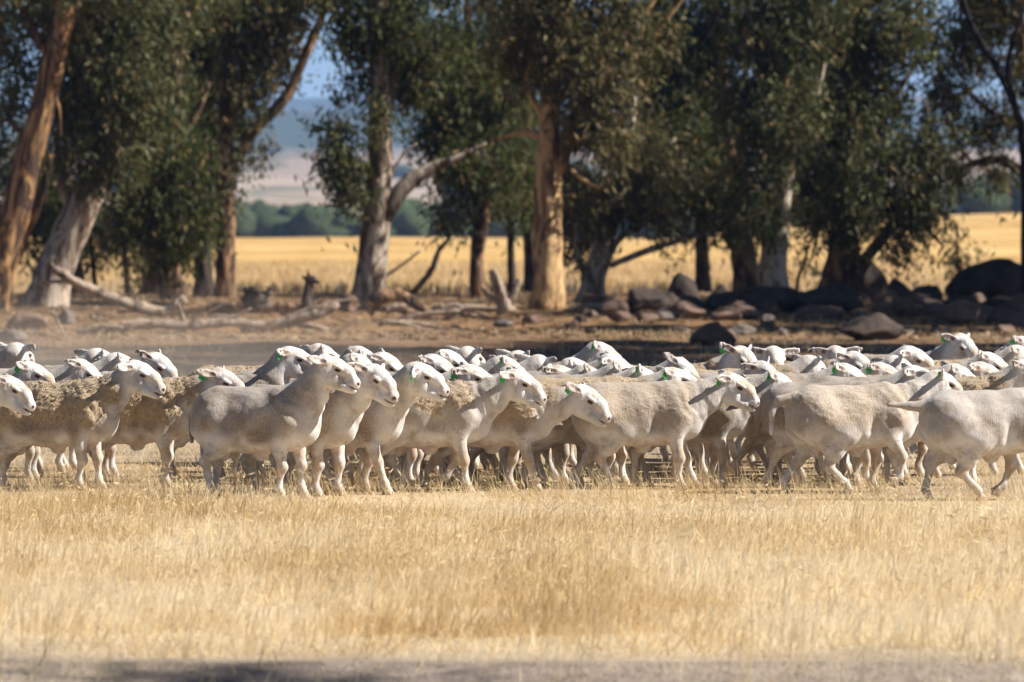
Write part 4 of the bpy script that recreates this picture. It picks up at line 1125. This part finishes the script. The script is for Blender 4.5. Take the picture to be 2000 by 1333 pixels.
def tag_mesh():
    """flag tag: a tapered neck, a square flap with clipped corners and a round stud; long axis x, thickness z"""
    bm = bmesh.new()
    out = [(-0.010, -0.005), (0.004, -0.006), (0.010, -0.020), (0.016, -0.024), (0.046, -0.023), (0.050, -0.018),
           (0.050, 0.018), (0.046, 0.023), (0.016, 0.024), (0.010, 0.020), (0.004, 0.006), (-0.010, 0.005)]
    a = [bm.verts.new((x, y, 0.0022)) for x, y in out]; b = [bm.verts.new((x, y, -0.0022)) for x, y in out]
    bm.faces.new(a); bm.faces.new(b[::-1])
    for i in range(len(out)):
        j = (i + 1) % len(out); bm.faces.new((a[j], a[i], b[i], b[j]))
    bmesh.ops.create_cone(bm, cap_ends=True, segments=12, radius1=0.012, radius2=0.008, depth=0.012, matrix=Matrix.Translation((0, 0, 0.008)))
    bmesh.ops.recalc_face_normals(bm, faces=bm.faces)
    me = bpy.data.meshes.new('ear_tag'); bm.to_mesh(me); bm.free(); me.materials.append(M_TAG)
    return me
TAG_ME = tag_mesh()

def fleece_mesh(V, N, wool, n, size, seed, hang=0.8):
    """short curled locks of wool standing on the woolly skin"""
    r = np.random.default_rng(seed)
    cl = vnoise(V, 0.07, seed + 40)
    w = np.clip(wool, 0, 1) ** 1.2 * (0.25 + sstep(0.35, 0.7, cl)) * sstep(0.42, 0.5, V[:, 2])
    if w.sum() < 1: return None
    idx = r.choice(len(V), n, p=w / w.sum())
    p = V[idx] + r.normal(0, 0.004, (n, 3)); nn = N[idx]
    dirv = nn * 0.24 + r.normal(0, 0.26, (n, 3)) + np.array([-0.30, 0, -hang]) * (1 - np.abs(nn[:, 2:3]) * 0.7)
    dirv /= np.linalg.norm(dirv, axis=1, keepdims=True)
    side = np.cross(dirv, r.normal(0, 1, (n, 3))); side /= np.linalg.norm(side, axis=1, keepdims=True)
    up = np.cross(dirv, side)
    L = size * r.uniform(0.55, 1.6, (n, 1)); W = L * r.uniform(0.22, 0.36, (n, 1))
    base = p - nn * 0.006
    bend = side * L * 0.35 * r.normal(0, 1, (n, 1))
    vs = []
    for a, w_, b, k0 in ((0.0, 0.8, 0.0, 0.0), (0.6, 1.0, 0.4, 0.5)):
        for k in range(3):
            an = k * 2.094 + k0
            vs.append(base + dirv * L * a + bend * b + (side * math.cos(an) + up * math.sin(an)) * W * w_)
    vs.append(base + dirv * L + bend)
    VV = np.stack(vs, 1).reshape(-1, 3)
    fc = []
    for k in range(3):
        j = (k + 1) % 3
        fc += [(k, j, 3 + j), (k, 3 + j, 3 + k), (3 + k, 3 + j, 6)]
    FF = (np.array(fc)[None] + (np.arange(n) * 7)[:, None, None]).reshape(-1, 3)
    return mesh_np('fleece', VV, FF, True, M_WOOL)

def build_sheep(P, loc, yaw, label, group, scale=1.0, seed=1, near=True, tagside=None, locks=0, lock=0.02):
    V, Q, m1, m2, K = make_sheep(P, *((0.0145, 0.0066) if near else (0.0300, 0.0084)), seed)
    root = empty('sheep', loc, yaw)
    root.scale = (scale,) * 3
    tag(root, label, 'sheep', group)
    me = mesh_np('sheep_body', V, Q, True, M_SHEEP)
    add_attr(me, 'm1', m1); add_attr(me, 'm2', m2)
    link('body', me, root)
    rot = Matrix((K['f'], K['l'], K['u'])).transposed()
    for s in (-1, 1):
        e = link('eye', EYE_ME, root); e.location = K['hp'](0.0635, s * 0.0478, 0.0045)
        e.rotation_euler = rot.to_euler(); e.scale = (K['hs'],) * 3
    if near:
        for ft, bk in K['foot']:
            h = link('hoof', HOOF_ME, root); h.location = ft + np.array([0.006, 0, 0.0])
            if bk: h.rotation_euler = (0, R(55), 0); h.location = ft + np.array([-0.012, 0, 0.012])
    if tagside is not None:
        c, e1, wd, nrm = K['ears'][0 if tagside < 0 else 1]
        tg = link('ear_tag', TAG_ME, root)
        t1 = e1 * 0.15 - wd * 1.0 if (wd[2] > 0) else e1 * 0.15 + wd * 1.0
        t1 = t1 - K['f'] * 0.1; t1 /= np.linalg.norm(t1)
        n1 = -nrm; n1 = n1 - t1 * (n1 @ t1); n1 /= np.linalg.norm(n1)
        y1 = np.cross(n1, t1)
        tg.rotation_euler = Matrix((t1, y1, n1)).transposed().to_euler()
        tg.location = c - nrm * 0.016 + e1 * 0.004
    if locks:
        fm = fleece_mesh(V, K['N'], K['wool'], locks, lock, seed)
        if fm: fo = link('fleece', fm, root); fo['kind'] = 'stuff'
    return root
# x, y, head height, head forward, body heading, head turn, head pitch, tag side, wool, tone, extras, label
FLOCK = [
    (-3.747, 36.12, 0.721, 0.599, -10.0, -5.0, 30.0, -1, 'none', 0.7, 'hs=1.0', "white-faced sheep with big green tag overlapping the tan-backed sheep's loin"),
    (-2.919, 36.59, 0.804, 0.548, -13.0, 0.0, 24.0, 0, 'heavy', 1.0, 'legs=stand2', 'tan wool-backed sheep with raised head and shaggy grey flank'),
    (-2.433, 36.92, 0.733, 0.593, -13.0, -8.0, 26.0, -1, 'heavy', 1.0, 'legs=stand1', 'dark woolly sheep squeezed between the tan-backed sheep and the smooth grey sheep'),
    (-1.552, 35.19, 0.857, 0.498, -24.0, 12.0, 22.0, 0, 'none', 0.85, 'legs=stand3', 'smooth short-haired grey sheep standing square with head held high'),
    (-1.319, 35.52, 0.79, 0.559, -28.0, -12.0, 30.0, 0, 'none', 0.9, 'legs=stand4', 'smooth sheep pressed against the far side of the smooth grey sheep, head lower'),
    (-1.033, 35.87, 0.794, 0.556, -32.0, 26.0, 24.0, -1, 'none', 0.9, 'legs=walk1,ears=fwd', 'smooth long-necked sheep with green tag on a drooping dark-edged ear'),
    (-0.524, 36.09, 0.742, 0.589, -8.0, 0.0, 26.0, -1, 'saddle', 0.5, 'legs=walk2,clump=1', 'white-bellied sheep with brown wool saddle and a curly clump on its back'),
    (-0.129, 36.38, 0.635, 0.627, -12.0, 0.0, 32.0, -1, 'back', 0.8, 'legs=walk3', 'grey woolly-backed sheep with lowered head following the white-bellied sheep'),
    (0.841, 36.67, 0.715, 0.602, 4.0, -4.0, 28.0, -1, 'light', 0.6, 'legs=walk4,tail=none', 'large cream sheep striding with short crinkled wool and green tag below the ear'),
    (1.155, 37.28, 0.719, 0.6, 0.0, 8.0, 30.0, -1, 'thin', 1.0, 'legs=stand1', 'shadowed grey sheep between the large cream sheep and the tan-topped pale sheep'),
    (2.195, 36.28, 0.744, 0.588, 14.0, 4.0, 30.0, -1, 'light', 0.5, 'legs=walk5,tail=swung', 'tan-topped pale sheep seen from behind its hip with tail swung out'),
    (2.986, 35.42, 0.708, 0.605, 14.0, 0.0, 28.0, 0, 'none', 0.45, 'legs=walk6,tail=out', 'smooth pale sheep walking away with its tail held straight out'),
    (-4.024, 40.3, 0.806, 0.546, -10.0, 70.0, 20.0, 0, 'none', 0.6, '-', "white head turned away with one pale ear up, above the tan-backed sheep's rump"),
    (-3.705, 37.4, 0.771, 0.572, -8.0, 0.0, 30.0, -1, 'none', 0.6, '-', "low white head peeping just over the tan-backed sheep's rump"),
    (-3.396, 37.84, 0.776, 0.568, -6.0, 4.0, 36.0, 0, 'thin', 0.9, '-', "bowed white head with grey neck over the tan-backed sheep's back"),
    (-3.422, 39.7, 0.79, 0.559, -5.0, 45.0, 28.0, 0, 'none', 0.6, '-', 'white head turned away just behind the bowed white head'),
    (-2.909, 38.38, 0.799, 0.552, -12.0, -14.0, 34.0, 0, 'none', 0.6, '-', "white head showing right beyond the tan-backed sheep's face"),
    (-3.276, 39.25, 0.767, 0.574, 0.0, 30.0, 24.0, 0, 'none', 0.7, '-', "mostly hidden head between the bowed head and the tan-backed sheep's neck"),
    (-1.927, 37.53, 0.861, 0.492, -4.0, 0.0, 24.0, -1, 'none', 0.9, '-', "large clear-eyed head with green tag above the smooth grey sheep's back"),
    (-1.868, 40.52, 0.826, 0.529, -3.0, 34.0, 28.0, 0, 'heavy', 0.9, '-', 'sheep with rounded tan woolly back and its crown behind the large clear-eyed head'),
    (-1.561, 40.13, 0.828, 0.527, -6.0, 24.0, 30.0, 0, 'none', 0.6, '-', "head with ear laid straight back behind the smooth grey sheep's face"),
    (-1.562, 38.34, 0.799, 0.552, -8.0, 10.0, 30.0, 0, 'none', 0.6, '-', "head almost hidden between the smooth grey sheep's face and the lower-headed sheep"),
    (-1.396, 39.23, 0.799, 0.552, -8.0, 2.0, 34.0, 0, 'none', 0.6, '-', 'bare white crown just above the lower-headed smooth sheep'),
    (-1.053, 37.74, 0.786, 0.561, -8.0, 2.0, 34.0, 0, 'none', 0.6, '-', 'white nose bridge showing past the drooping-eared sheep'),
    (-0.964, 39.66, 0.802, 0.549, -6.0, 4.0, 32.0, -1, 'none', 0.7, '-', 'upright-eared head with green tag above the drooping-eared sheep'),
    (-0.829, 41.2, 0.802, 0.55, 0.0, 48.0, 28.0, 0, 'none', 0.6, '-', 'rounded white nape behind the upright-eared tagged head'),
    (-0.845, 37.19, 0.737, 0.591, -6.0, -2.0, 24.0, -1, 'none', 0.7, '-', 'big white head with pink-rimmed eye and green tag over the wool saddle'),
    (-0.6, 38.83, 0.771, 0.572, -4.0, 20.0, 30.0, -1, 'none', 0.6, '-', "turned head with tag low behind the white-bellied sheep's ear"),
    (-0.489, 40.43, 0.774, 0.57, 0.0, 40.0, 28.0, -1, 'none', 0.6, '-', "turned head with tag high above the white-bellied sheep's head"),
    (-0.356, 40.01, 0.754, 0.582, 4.0, 48.0, 30.0, 0, 'none', 0.6, '-', 'plain white nape next to the high turned head'),
    (-0.233, 38.41, 0.725, 0.597, -8.0, -4.0, 26.0, 0, 'none', 0.7, '-', 'broad cream face between the white-bellied sheep and the lowered-head sheep'),
    (-0.12, 39.24, 0.76, 0.578, -4.0, 14.0, 32.0, 0, 'none', 0.6, '-', 'white crown directly behind the broad cream face'),
    (-0.045, 38.05, 0.748, 0.585, -2.0, 20.0, 36.0, 0, 'none', 0.6, '-', 'sloping white nose just beyond the broad cream face'),
    (0.128, 40.8, 0.821, 0.534, -10.0, 6.0, 28.0, -1, 'none', 0.6, '-', 'high-held head with long pale ear pointing straight back'),
    (0.159, 39.59, 0.775, 0.569, -8.0, 4.0, 32.0, -1, 'none', 0.6, '-', 'white head with bright tag just below the long-eared high head'),
    (0.135, 37.69, 0.744, 0.588, -4.0, 12.0, 30.0, 0, 'none', 0.7, '-', 'low head with pricked ear behind the lowered-head sheep'),
    (0.287, 37.36, 0.746, 0.587, -2.0, 16.0, 28.0, -1, 'heavy', 0.8, '-', 'thick tan fleeced sheep with face half hidden behind the large cream sheep'),
    (0.47, 37.0, 0.728, 0.596, -2.0, 14.0, 26.0, -1, 'heavy', 0.8, '-', "tan fleeced sheep whose small tag shows above the large cream sheep's back"),
    (0.606, 38.81, 0.766, 0.575, -12.0, -14.0, 40.0, 0, 'thin', 0.7, '-', 'nodding white head with long ear laid back, above the large cream sheep'),
    (1.112, 40.03, 0.797, 0.554, -22.0, -24.0, 30.0, -1, 'heavy', 0.8, 'ears=back', 'wool-backed sheep with white face turned towards us and green tagged ear'),
    (1.463, 41.14, 0.788, 0.56, -40.0, -42.0, 26.0, 0, 'none', 0.6, 'ears=wide', 'white sheep facing us squarely with ears out, next to the wool-backed turned face'),
    (1.196, 39.09, 0.746, 0.586, -20.0, -20.0, 36.0, 0, 'none', 0.6, '-', 'hidden white muzzle squeezed between the turned face and the facing sheep'),
    (2.033, 42.19, 0.788, 0.56, -50.0, -32.0, 26.0, 0, 'heavy', 0.7, 'ears=wide', 'lone white sheep facing us with ears wide, standing behind the others'),
    (1.872, 40.26, 0.752, 0.583, -14.0, -24.0, 32.0, 0, 'heavy', 0.7, '-', 'grey-shaded head facing across the sheep with wide ears'),
    (1.664, 38.14, 0.732, 0.594, -6.0, 2.0, 28.0, -1, 'thin', 0.8, '-', "white head with green tag above the tan-topped pale sheep's hip"),
    (1.948, 38.65, 0.74, 0.59, -6.0, 0.0, 26.0, -1, 'none', 0.8, '-', "head with dark-lined pricked ear above the tan-topped pale sheep's back"),
    (2.292, 40.64, 0.778, 0.567, -6.0, 0.0, 26.0, 0, 'none', 0.6, '-', 'proud head with dark-backed ear, highest above the tan-topped pale sheep'),
    (2.108, 39.17, 0.776, 0.568, 0.0, 26.0, 28.0, 0, 'none', 0.6, '-', 'hidden crown beneath the proud head'),
    (2.079, 37.0, 0.763, 0.577, -4.0, 4.0, 26.0, 0, 'none', 0.8, '-', "low grey-eared head over the tan-topped pale sheep's withers"),
    (2.964, 43.6, 0.816, 0.538, -28.0, -18.0, 28.0, -1, 'thin', 0.5, '-', 'sheep at the back looking round, dark tag under its ear, pale smooth back'),
    (2.763, 39.59, 0.766, 0.575, -4.0, 0.0, 30.0, 0, 'thin', 0.6, '-', "long white face above the thick fleeces beyond the pale sheep's head"),
    (2.596, 38.24, 0.743, 0.588, -4.0, 0.0, 30.0, 0, 'heavy', 0.6, '-', 'sheep with thick tan fleece and cupped ear under the long white face'),
    (2.381, 37.79, 0.737, 0.591, 0.0, 10.0, 32.0, 0, 'none', 0.6, '-', "crown peeping between the tagged pale sheep's head and the cupped ear"),
    (3.328, 42.74, 0.83, 0.525, -4.0, 0.0, 28.0, -1, 'none', 0.6, '-', 'tagged sheep walking off behind the flock near the reddish boulders'),
    (2.824, 37.31, 0.783, 0.564, -6.0, 0.0, 30.0, 0, 'heavy', 0.7, '-', 'sheep with golden fleece and cupped ear beyond the tail-out sheep'),
    (3.161, 38.62, 0.753, 0.583, 4.0, 6.0, 30.0, 0, 'heavy', 0.7, '-', 'golden fleeced back directly behind the tail-out sheep'),
    (1.534, 39.57, 0.749, 0.585, 8.0, 20.0, 40.0, 0, 'heavy', 0.8, '-', 'long tan fleeced back in front of the facing sheep'),
    (3.116, 41.33, 0.767, 0.574, 0.0, 10.0, 30.0, 0, 'heavy', 0.8, '-', 'tan fleeced back below the sheep looking round'),
    (0.991, 37.84, 0.646, 0.624, 0.0, -2.0, 28.0, 0, 'none', 0.6, '-', "second face whose nose shows just past the large cream sheep's muzzle"),
]
WOOL = {
    'none': dict(wool=(0.9, 0.0)),
    'thin': dict(wool=(0.58, 0.35), neckwool=0.2),
    'light': dict(wool=(0.44, 0.42), neckwool=0.15),
    'back': dict(wool=(0.47, 0.80), neckwool=0.75),
    'saddle': dict(wool=(0.53, 0.85), neckwool=0.45),
    'heavy': dict(wool=(0.47, 0.95), neckwool=0.55, lump=0.010),
}
LOCKS = {'heavy': 5600, 'saddle': 3200, 'back': 3000, 'light': 0, 'thin': 0, 'none': 0}
LEGS = {
    'stand1': [(0.02, 0), (-0.04, 0), (-0.03, 0), (0.05, 0)],
    'stand2': [(-0.03, 0), (0.06, 0), (-0.02, 0), (-0.10, 0)],
    'stand3': [(-0.03, 0), (0.05, 0), (0.02, 0), (-0.03, 0)],
    'stand4': [(-0.04, 0), (0.03, 0), (0.06, 0), (-0.05, 0)],
    'walk1': [(0.15, 0), (-0.13, 0), (-0.10, 0), (0.14, 0)],
    'walk2': [(0.06, 0), (-0.16, 0.05), (-0.10, 0), (0.14, 0)],
    'walk3': [(0.11, 0), (-0.10, 0), (-0.12, 0), (0.10, 0)],
    'walk4': [(0.04, 0), (0.15, 0), (0.13, 0), (-0.12, 0)],
    'walk5': [(0.02, 0.06), (-0.06, 0), (0.24, 0), (-0.14, 0)],
    'walk6': [(0.14, 0), (-0.15, 0.04), (0.22, 0), (-0.08, 0)],
}
EARS = {'fwd': ((0.10, 0.25), (-0.4, 0.05)), 'wide': ((-0.12, -0.05), (-0.12, -0.05)), 'back': ((-0.75, 0.0), (-0.75, 0.0))}
rs = np.random.default_rng(5)
for i, (x, y, hz_, hx_, by, hyaw, pit, tg, wl_, tone, ex, label) in enumerate(FLOCK):
    P = dict(head=(hx_, hz_), yaw=hyaw, pitch=pit + 2 + (rs.normal(0, 4) if i > 11 else 0), tone=tone if i < 12 else max(tone, 0.85), **WOOL[wl_])
    opt = dict(q.split('=') for q in ex.split(',')) if ex != '-' else {}
    front = i < 12
    if 'legs' in opt: P['legs'] = LEGS[opt['legs']]
    else:
        a = rs.uniform(-0.14, 0.14); b = rs.uniform(-0.12, 0.12)
        P['legs'] = [(a, 0), (-a, 0), (b, 0), (-b, 0)]
    if 'tail' in opt: P['tail'] = opt['tail']
    if 'ears' in opt: P['ears'] = EARS[opt['ears']]
    else: P['ears'] = tuple((rs.uniform(-0.95, -0.35), rs.uniform(-0.10, 0.28)) for _ in (0, 1))
    P['fat'] = rs.uniform(0.92, 1.02); P['roll'] = rs.normal(0, 3)
    P['hs'] = 1.16 + rs.uniform(-0.03, 0.04)
    z0 = float(height(np.array([x]), np.array([y]))[0]) - 0.004
    nl = LOCKS[wl_]
    if not front: nl = int(nl * 0.22)
    build_sheep(P, (x, y, z0), R(by), label, 'flock of white sheep crossing the paddock', 0.955 * (1.0 if front else rs.uniform(0.985, 1.03)), 10 + i * 7, front, tg if tg else None, nl, 0.0125)
# ------------------------------------------------------------------ dry grass and straw
def straw_mat():
    t = NT('dry_grass')
    s = t.node('ShaderNodeSeparateColor', {'Color': t.attr('tint').outputs['Color']})
    c = t.ramp(s.outputs[0], [(0.0, (0.40, 0.26, 0.11)), (0.35, (0.66, 0.485, 0.245)), (0.7, (0.80, 0.65, 0.40)), (1.0, (0.87, 0.77, 0.56))])
    p = t.principled(c, 0.6, spec=0.25)
    tr = t.node('ShaderNodeBsdfTranslucent'); t.set(tr.inputs['Color'], c)
    mx = t.node('ShaderNodeMixShader'); mx.inputs[0].default_value = 0.45
    t.l.new(p.outputs[0], mx.inputs[1]); t.l.new(tr.outputs[0], mx.inputs[2]); t.l.new(mx.outputs[0], t.out.inputs['Surface'])
    return t.m
M_STRAW = straw_mat()
def blades(name, x, y, L, W, lean, leandir, seed, label, tintm=0.5, flat=False, clump=None):
    """three-segment bent blades as one mesh"""
    r = np.random.default_rng(seed); n = len(x)
    z = height(x, y)
    d = np.stack([np.cos(leandir), np.sin(leandir)], 1)
    sd = r.uniform(0, 2 * math.pi, n); s = np.stack([np.cos(sd), np.sin(sd) * 0.5, np.zeros(n)], 1) * W[:, None]
    b = np.stack([x, y, z - 0.01], 1)
    h1 = L * 0.55; h2 = L
    a1 = lean * 0.6; a2 = lean
    m = b + np.concatenate([d * (np.sin(a1) * h1)[:, None], (np.cos(a1) * h1)[:, None]], 1)
    e = m + np.concatenate([d * (np.sin(a2) * (h2 - h1))[:, None], (np.cos(a2) * (h2 - h1))[:, None]], 1)
    V = np.stack([b - s, b + s, m + s * 0.8, m - s * 0.8, e], 1).reshape(-1, 3)
    i = np.arange(n)[:, None] * 5
    F_ = np.concatenate([i + np.array([[0, 1, 2]]), i + np.array([[0, 2, 3]]), i + np.array([[3, 2, 4]])])
    me = mesh_np(name, V, F_, False, M_STRAW)
    p = np.stack([x, y, 0 * x], 1)
    tn = np.clip(tintm + (vnoise(p, 0.35, 3) - 0.5) * 0.75 + (vnoise(p, 1.3, 4) - 0.5) * 0.7 + r.normal(0, 0.14, n), 0, 1)
    tn = np.repeat(tn, 5)
    add_attr(me, 'tint', np.stack([tn, tn, tn, np.ones_like(tn)], 1))
    o = link(name, me); tag(o, label, 'grass', kind='stuff')
    return e
r = np.random.default_rng(77)
# standing grass in front of the flock, growing in tufts
N = 190000
nt = 9000
tx = r.uniform(-1, 1, nt); ty = 21.4 + (36.4 - 21.4) * r.random(nt) ** 1.15
tx = tx * (1.0 + 0.098 * ty)
ti = r.integers(0, nt, N)
x = tx[ti] + r.normal(0, 0.055, N); y = ty[ti] + r.normal(0, 0.055, N)
p = np.stack([x, y, 0 * x], 1)
edge = 34.1 - 0.9 * sstep(-1.6, 1.2, x) + 1.1 * sstep(-0.9, -2.4, x) + (vnoise(p, 0.8, 21) - 0.5) * 1.8
keep = (y < edge) & (y > 22.7 - 0.05 * x + (vnoise(p, 0.7, 22) - 0.5) * 1.0)
keep &= r.random(N) < 0.16 + 1.0 * sstep(0.30, 0.55, vnoise(p, 0.75, 23)) * sstep(0, 0.9, edge - y)
keep |= (y < 23.0) & (r.random(N) < 0.04)
x, y, ti = x[keep], y[keep], ti[keep]; p = p[keep]
n = len(x)
L = (0.05 + 0.17 * r.random(n) ** 1.8) * (0.55 + 0.9 * vnoise(p, 0.8, 24)) * (0.45 + 0.55 * sstep(0, 1.5, edge[keep] - y))
blades('dry_grass', x, y, L, r.uniform(0.0014, 0.0032, n), np.abs(r.normal(0.75, 0.45, n)), r.normal(0.2, 1.4, n), 1, 'pale dry grass standing in front of the flock', 0.68)
# trampled straw under and around the flock
N = 105000
x = r.uniform(-1, 1, N) * 4.6; y = 22.5 + 24.5 * r.random(N)
x = x * (1 + (y - 36) * 0.03)
p = np.stack([x, y, 0 * x], 1)
keep = r.random(N) < 0.20 + sstep(0.35, 0.65, vnoise(p, 0.6, 31)) * np.where(y > 39, 0.75, np.where(y < 32, 0.8, 1))
x, y = x[keep], y[keep]; n = len(x)
blades('trampled_straw', x, y, r.uniform(0.05, 0.19, n), r.uniform(0.0012, 0.0026, n), r.normal(1.40, 0.20, n), r.uniform(0, 6.28, n), 2, 'trampled straw lying under the feet of the flock', 0.56)
# taller stalks with seed heads, in loose bunches
N = 5200
nt = 420
tx = r.uniform(-1, 1, nt); ty = 22.3 + 12.0 * r.random(nt); tx = tx * (0.8 + 0.098 * ty)
ti = r.integers(0, nt, N)
x = tx[ti] + r.normal(0, 0.10, N); y = ty[ti] + r.normal(0, 0.10, N)
keep = y < 33.4 - 0.9 * sstep(-1.6, 1.2, x)
x, y = x[keep], y[keep]; N = len(x)
tipp = blades('seed_stalks', x, y, r.uniform(0.16, 0.34, N), r.uniform(0.0009, 0.0016, N), np.abs(r.normal(0.45, 0.25, N)), r.normal(0.4, 0.9, N), 8, 'taller dry grass stalks with nodding seed heads in front of the flock', 0.62)
hv = []
hl_ = r.uniform(0.02, 0.05, N)[:, None]; hd_ = np.stack([r.normal(0.45, 0.4, N), r.normal(0, 0.4, N), r.normal(0.1, 0.5, N)], 1); hd_ /= np.linalg.norm(hd_, axis=1, keepdims=True)
sw = np.cross(hd_, r.normal(0, 1, (N, 3))); sw /= np.linalg.norm(sw, axis=1, keepdims=True)
HV = np.stack([tipp - hd_ * hl_ * 0.2, tipp + hd_ * hl_ * 0.4 + sw * 0.0035, tipp + hd_ * hl_, tipp + hd_ * hl_ * 0.4 - sw * 0.0035], 1).reshape(-1, 3)
me = mesh_np('seed_heads', HV, np.arange(N * 4).reshape(-1, 4), False, M_STRAW)
tn = np.repeat(r.uniform(0.25, 0.75, N), 4); add_attr(me, 'tint', np.stack([tn, tn, tn, np.ones_like(tn)], 1))
tag(link('seed_heads', me), 'seed heads nodding on the taller dry grass stalks', 'grass', kind='stuff')
# lone seed stalks among the feet
N = 2600
nt = 170
tx = r.uniform(-1, 1, nt) * 3.7; ty = r.uniform(34.7, 36.9, nt)
ti = r.integers(0, nt, N)
x = tx[ti] + r.normal(0, 0.05, N); y = ty[ti] + r.normal(0, 0.05, N)
blades('grass_stalks', x, y, r.uniform(0.10, 0.30, N), r.uniform(0.0010, 0.0020, N), np.abs(r.normal(0.55, 0.3, N)), r.normal(2.6, 0.9, N), 3, 'lone dry stalks standing between the feet of the sheep', 0.55)
# short tufts on the open ground and along the stubble
N = 40000
y = 50 + 78 * r.random(N); x = r.uniform(-1, 1, N) * (1.5 + 0.10 * y)
p = np.stack([x, y, 0 * x], 1)
keep = vnoise(p, 2.0, 41) * sstep(0, 1, np.interp(y, [50, 66, 80, 86, 104, 112, 128], [0.7, 0.75, 0.8, 1.0, 1.0, 0.8, 1.0])) > r.uniform(0.30, 0.75, N)
x, y = x[keep], y[keep]; n = len(x)
blades('short_dry_grass', x, y, r.uniform(0.04, 0.15, n), r.uniform(0.004, 0.009, n), np.abs(r.normal(0.7, 0.4, n)), r.uniform(0, 6.28, n), 4, 'short dry tufts on the open ground behind the flock', 0.36)
N = 42000
y = 126 + 110 * r.random(N) ** 1.6; x = r.uniform(-1, 1, N) * (2 + 0.10 * y)
blades('stubble', x, y, r.uniform(0.18, 0.42, N), r.uniform(0.008, 0.016, N), np.abs(r.normal(0.25, 0.2, N)), r.uniform(0, 6.28, N), 5, 'golden wheat stubble stalks at the near side of the field', 0.45)
# bark, leaves and sticks littering the ground under the gums
N = 14000
y = 82 + 42 * r.random(N); x = r.uniform(-1, 1, N) * (2 + 0.10 * y)
z = height(x, y)
an = r.uniform(0, 6.28, N); L = r.uniform(0.04, 0.28, N); W = r.uniform(0.008, 0.03, N)
d2 = np.stack([np.cos(an), np.sin(an)], 1)
p0 = np.stack([x, y, z + 0.004], 1)
e0 = p0 + np.concatenate([d2 * L[:, None], (r.uniform(-0.02, 0.06, N) * (L > 0.1))[:, None]], 1)
sd_ = np.concatenate([np.stack([-d2[:, 1], d2[:, 0]], 1) * W[:, None], r.uniform(0, 0.012, N)[:, None]], 1)
V = np.stack([p0 - sd_, e0 - sd_ * 0.4, e0 + sd_ * 0.4, p0 + sd_], 1).reshape(-1, 3)
t = NT('bark_litter')
s_ = t.node('ShaderNodeSeparateColor', {'Color': t.attr('tint').outputs['Color']})
t.principled(t.ramp(s_.outputs[0], [(0.0, (0.05, 0.035, 0.025)), (0.6, (0.14, 0.095, 0.06)), (1.0, (0.34, 0.25, 0.16))]), 0.9, spec=0.1)
me = mesh_np('bark_litter', V, np.arange(N * 4).reshape(-1, 4), False, t.m)
tn = np.repeat(r.random(N), 4); add_attr(me, 'tint', np.stack([tn, tn, tn, np.ones_like(tn)], 1))
tag(link('bark_litter', me), 'fallen bark and leaf litter strewn under the gum trees', 'litter', kind='stuff')
# ------------------------------------------------------------------ the air
def air_box(name, lo, hi, label):
    bm = bmesh.new(); bmesh.ops.create_cube(bm, size=1.0)
    for v in bm.verts: v.co = Vector([(l + h) / 2 + c * (h - l) for l, h, c in zip(lo, hi, v.co)])
    me = bpy.data.meshes.new(name); bm.to_mesh(me); bm.free()
    o = link(name, me); tag(o, label, name, kind='stuff')
    return o
hz = air_box('haze', (-3300, -60, -2.5), (3300, 9600, 185), 'thin blue summer haze between the trees and the hills')
t = NT('haze_air')
v = t.node('ShaderNodeVolumePrincipled')
v.inputs['Color'].default_value = (0.36, 0.57, 1.0, 1)
v.inputs['Density'].default_value = 0.00011
t.l.new(v.outputs[0], t.out.inputs['Volume'])
hz.data.materials.append(t.m)

du = air_box('dust', (-7.2, 39.5, -0.15), (0.6, 60.0, 1.35), 'pale dust hanging in the air behind the tail of the flock')
t = NT('dust_air')
co = t.coord('Object')
sep = t.node('ShaderNodeSeparateXYZ', {'Vector': co})
fx_ = t.ramp(t.math('MULTIPLY_ADD', sep.outputs[0], 1 / 7.8, 7.2 / 7.8), [(0.0, 0.6), (0.35, 1.0), (0.98, 0.0)], 'EASE')
fz_ = t.ramp(t.math('MULTIPLY_ADD', sep.outputs[2], 1 / 1.5, 0.15 / 1.5), [(0.0, 1.0), (0.30, 0.75), (0.95, 0.0)], 'EASE')
nz_ = t.ramp(t.noise(0.55, 3, 0.55, co), [(0.34, 0.0), (0.68, 1.0)])
v = t.node('ShaderNodeVolumePrincipled')
v.inputs['Color'].default_value = (0.86, 0.72, 0.58, 1)
t.set(v.inputs['Density'], t.math('MULTIPLY', t.math('MULTIPLY', fx_, fz_), t.math('MULTIPLY', nz_, 0.08)))
t.l.new(v.outputs[0], t.out.inputs['Volume'])
du.data.materials.append(t.m)
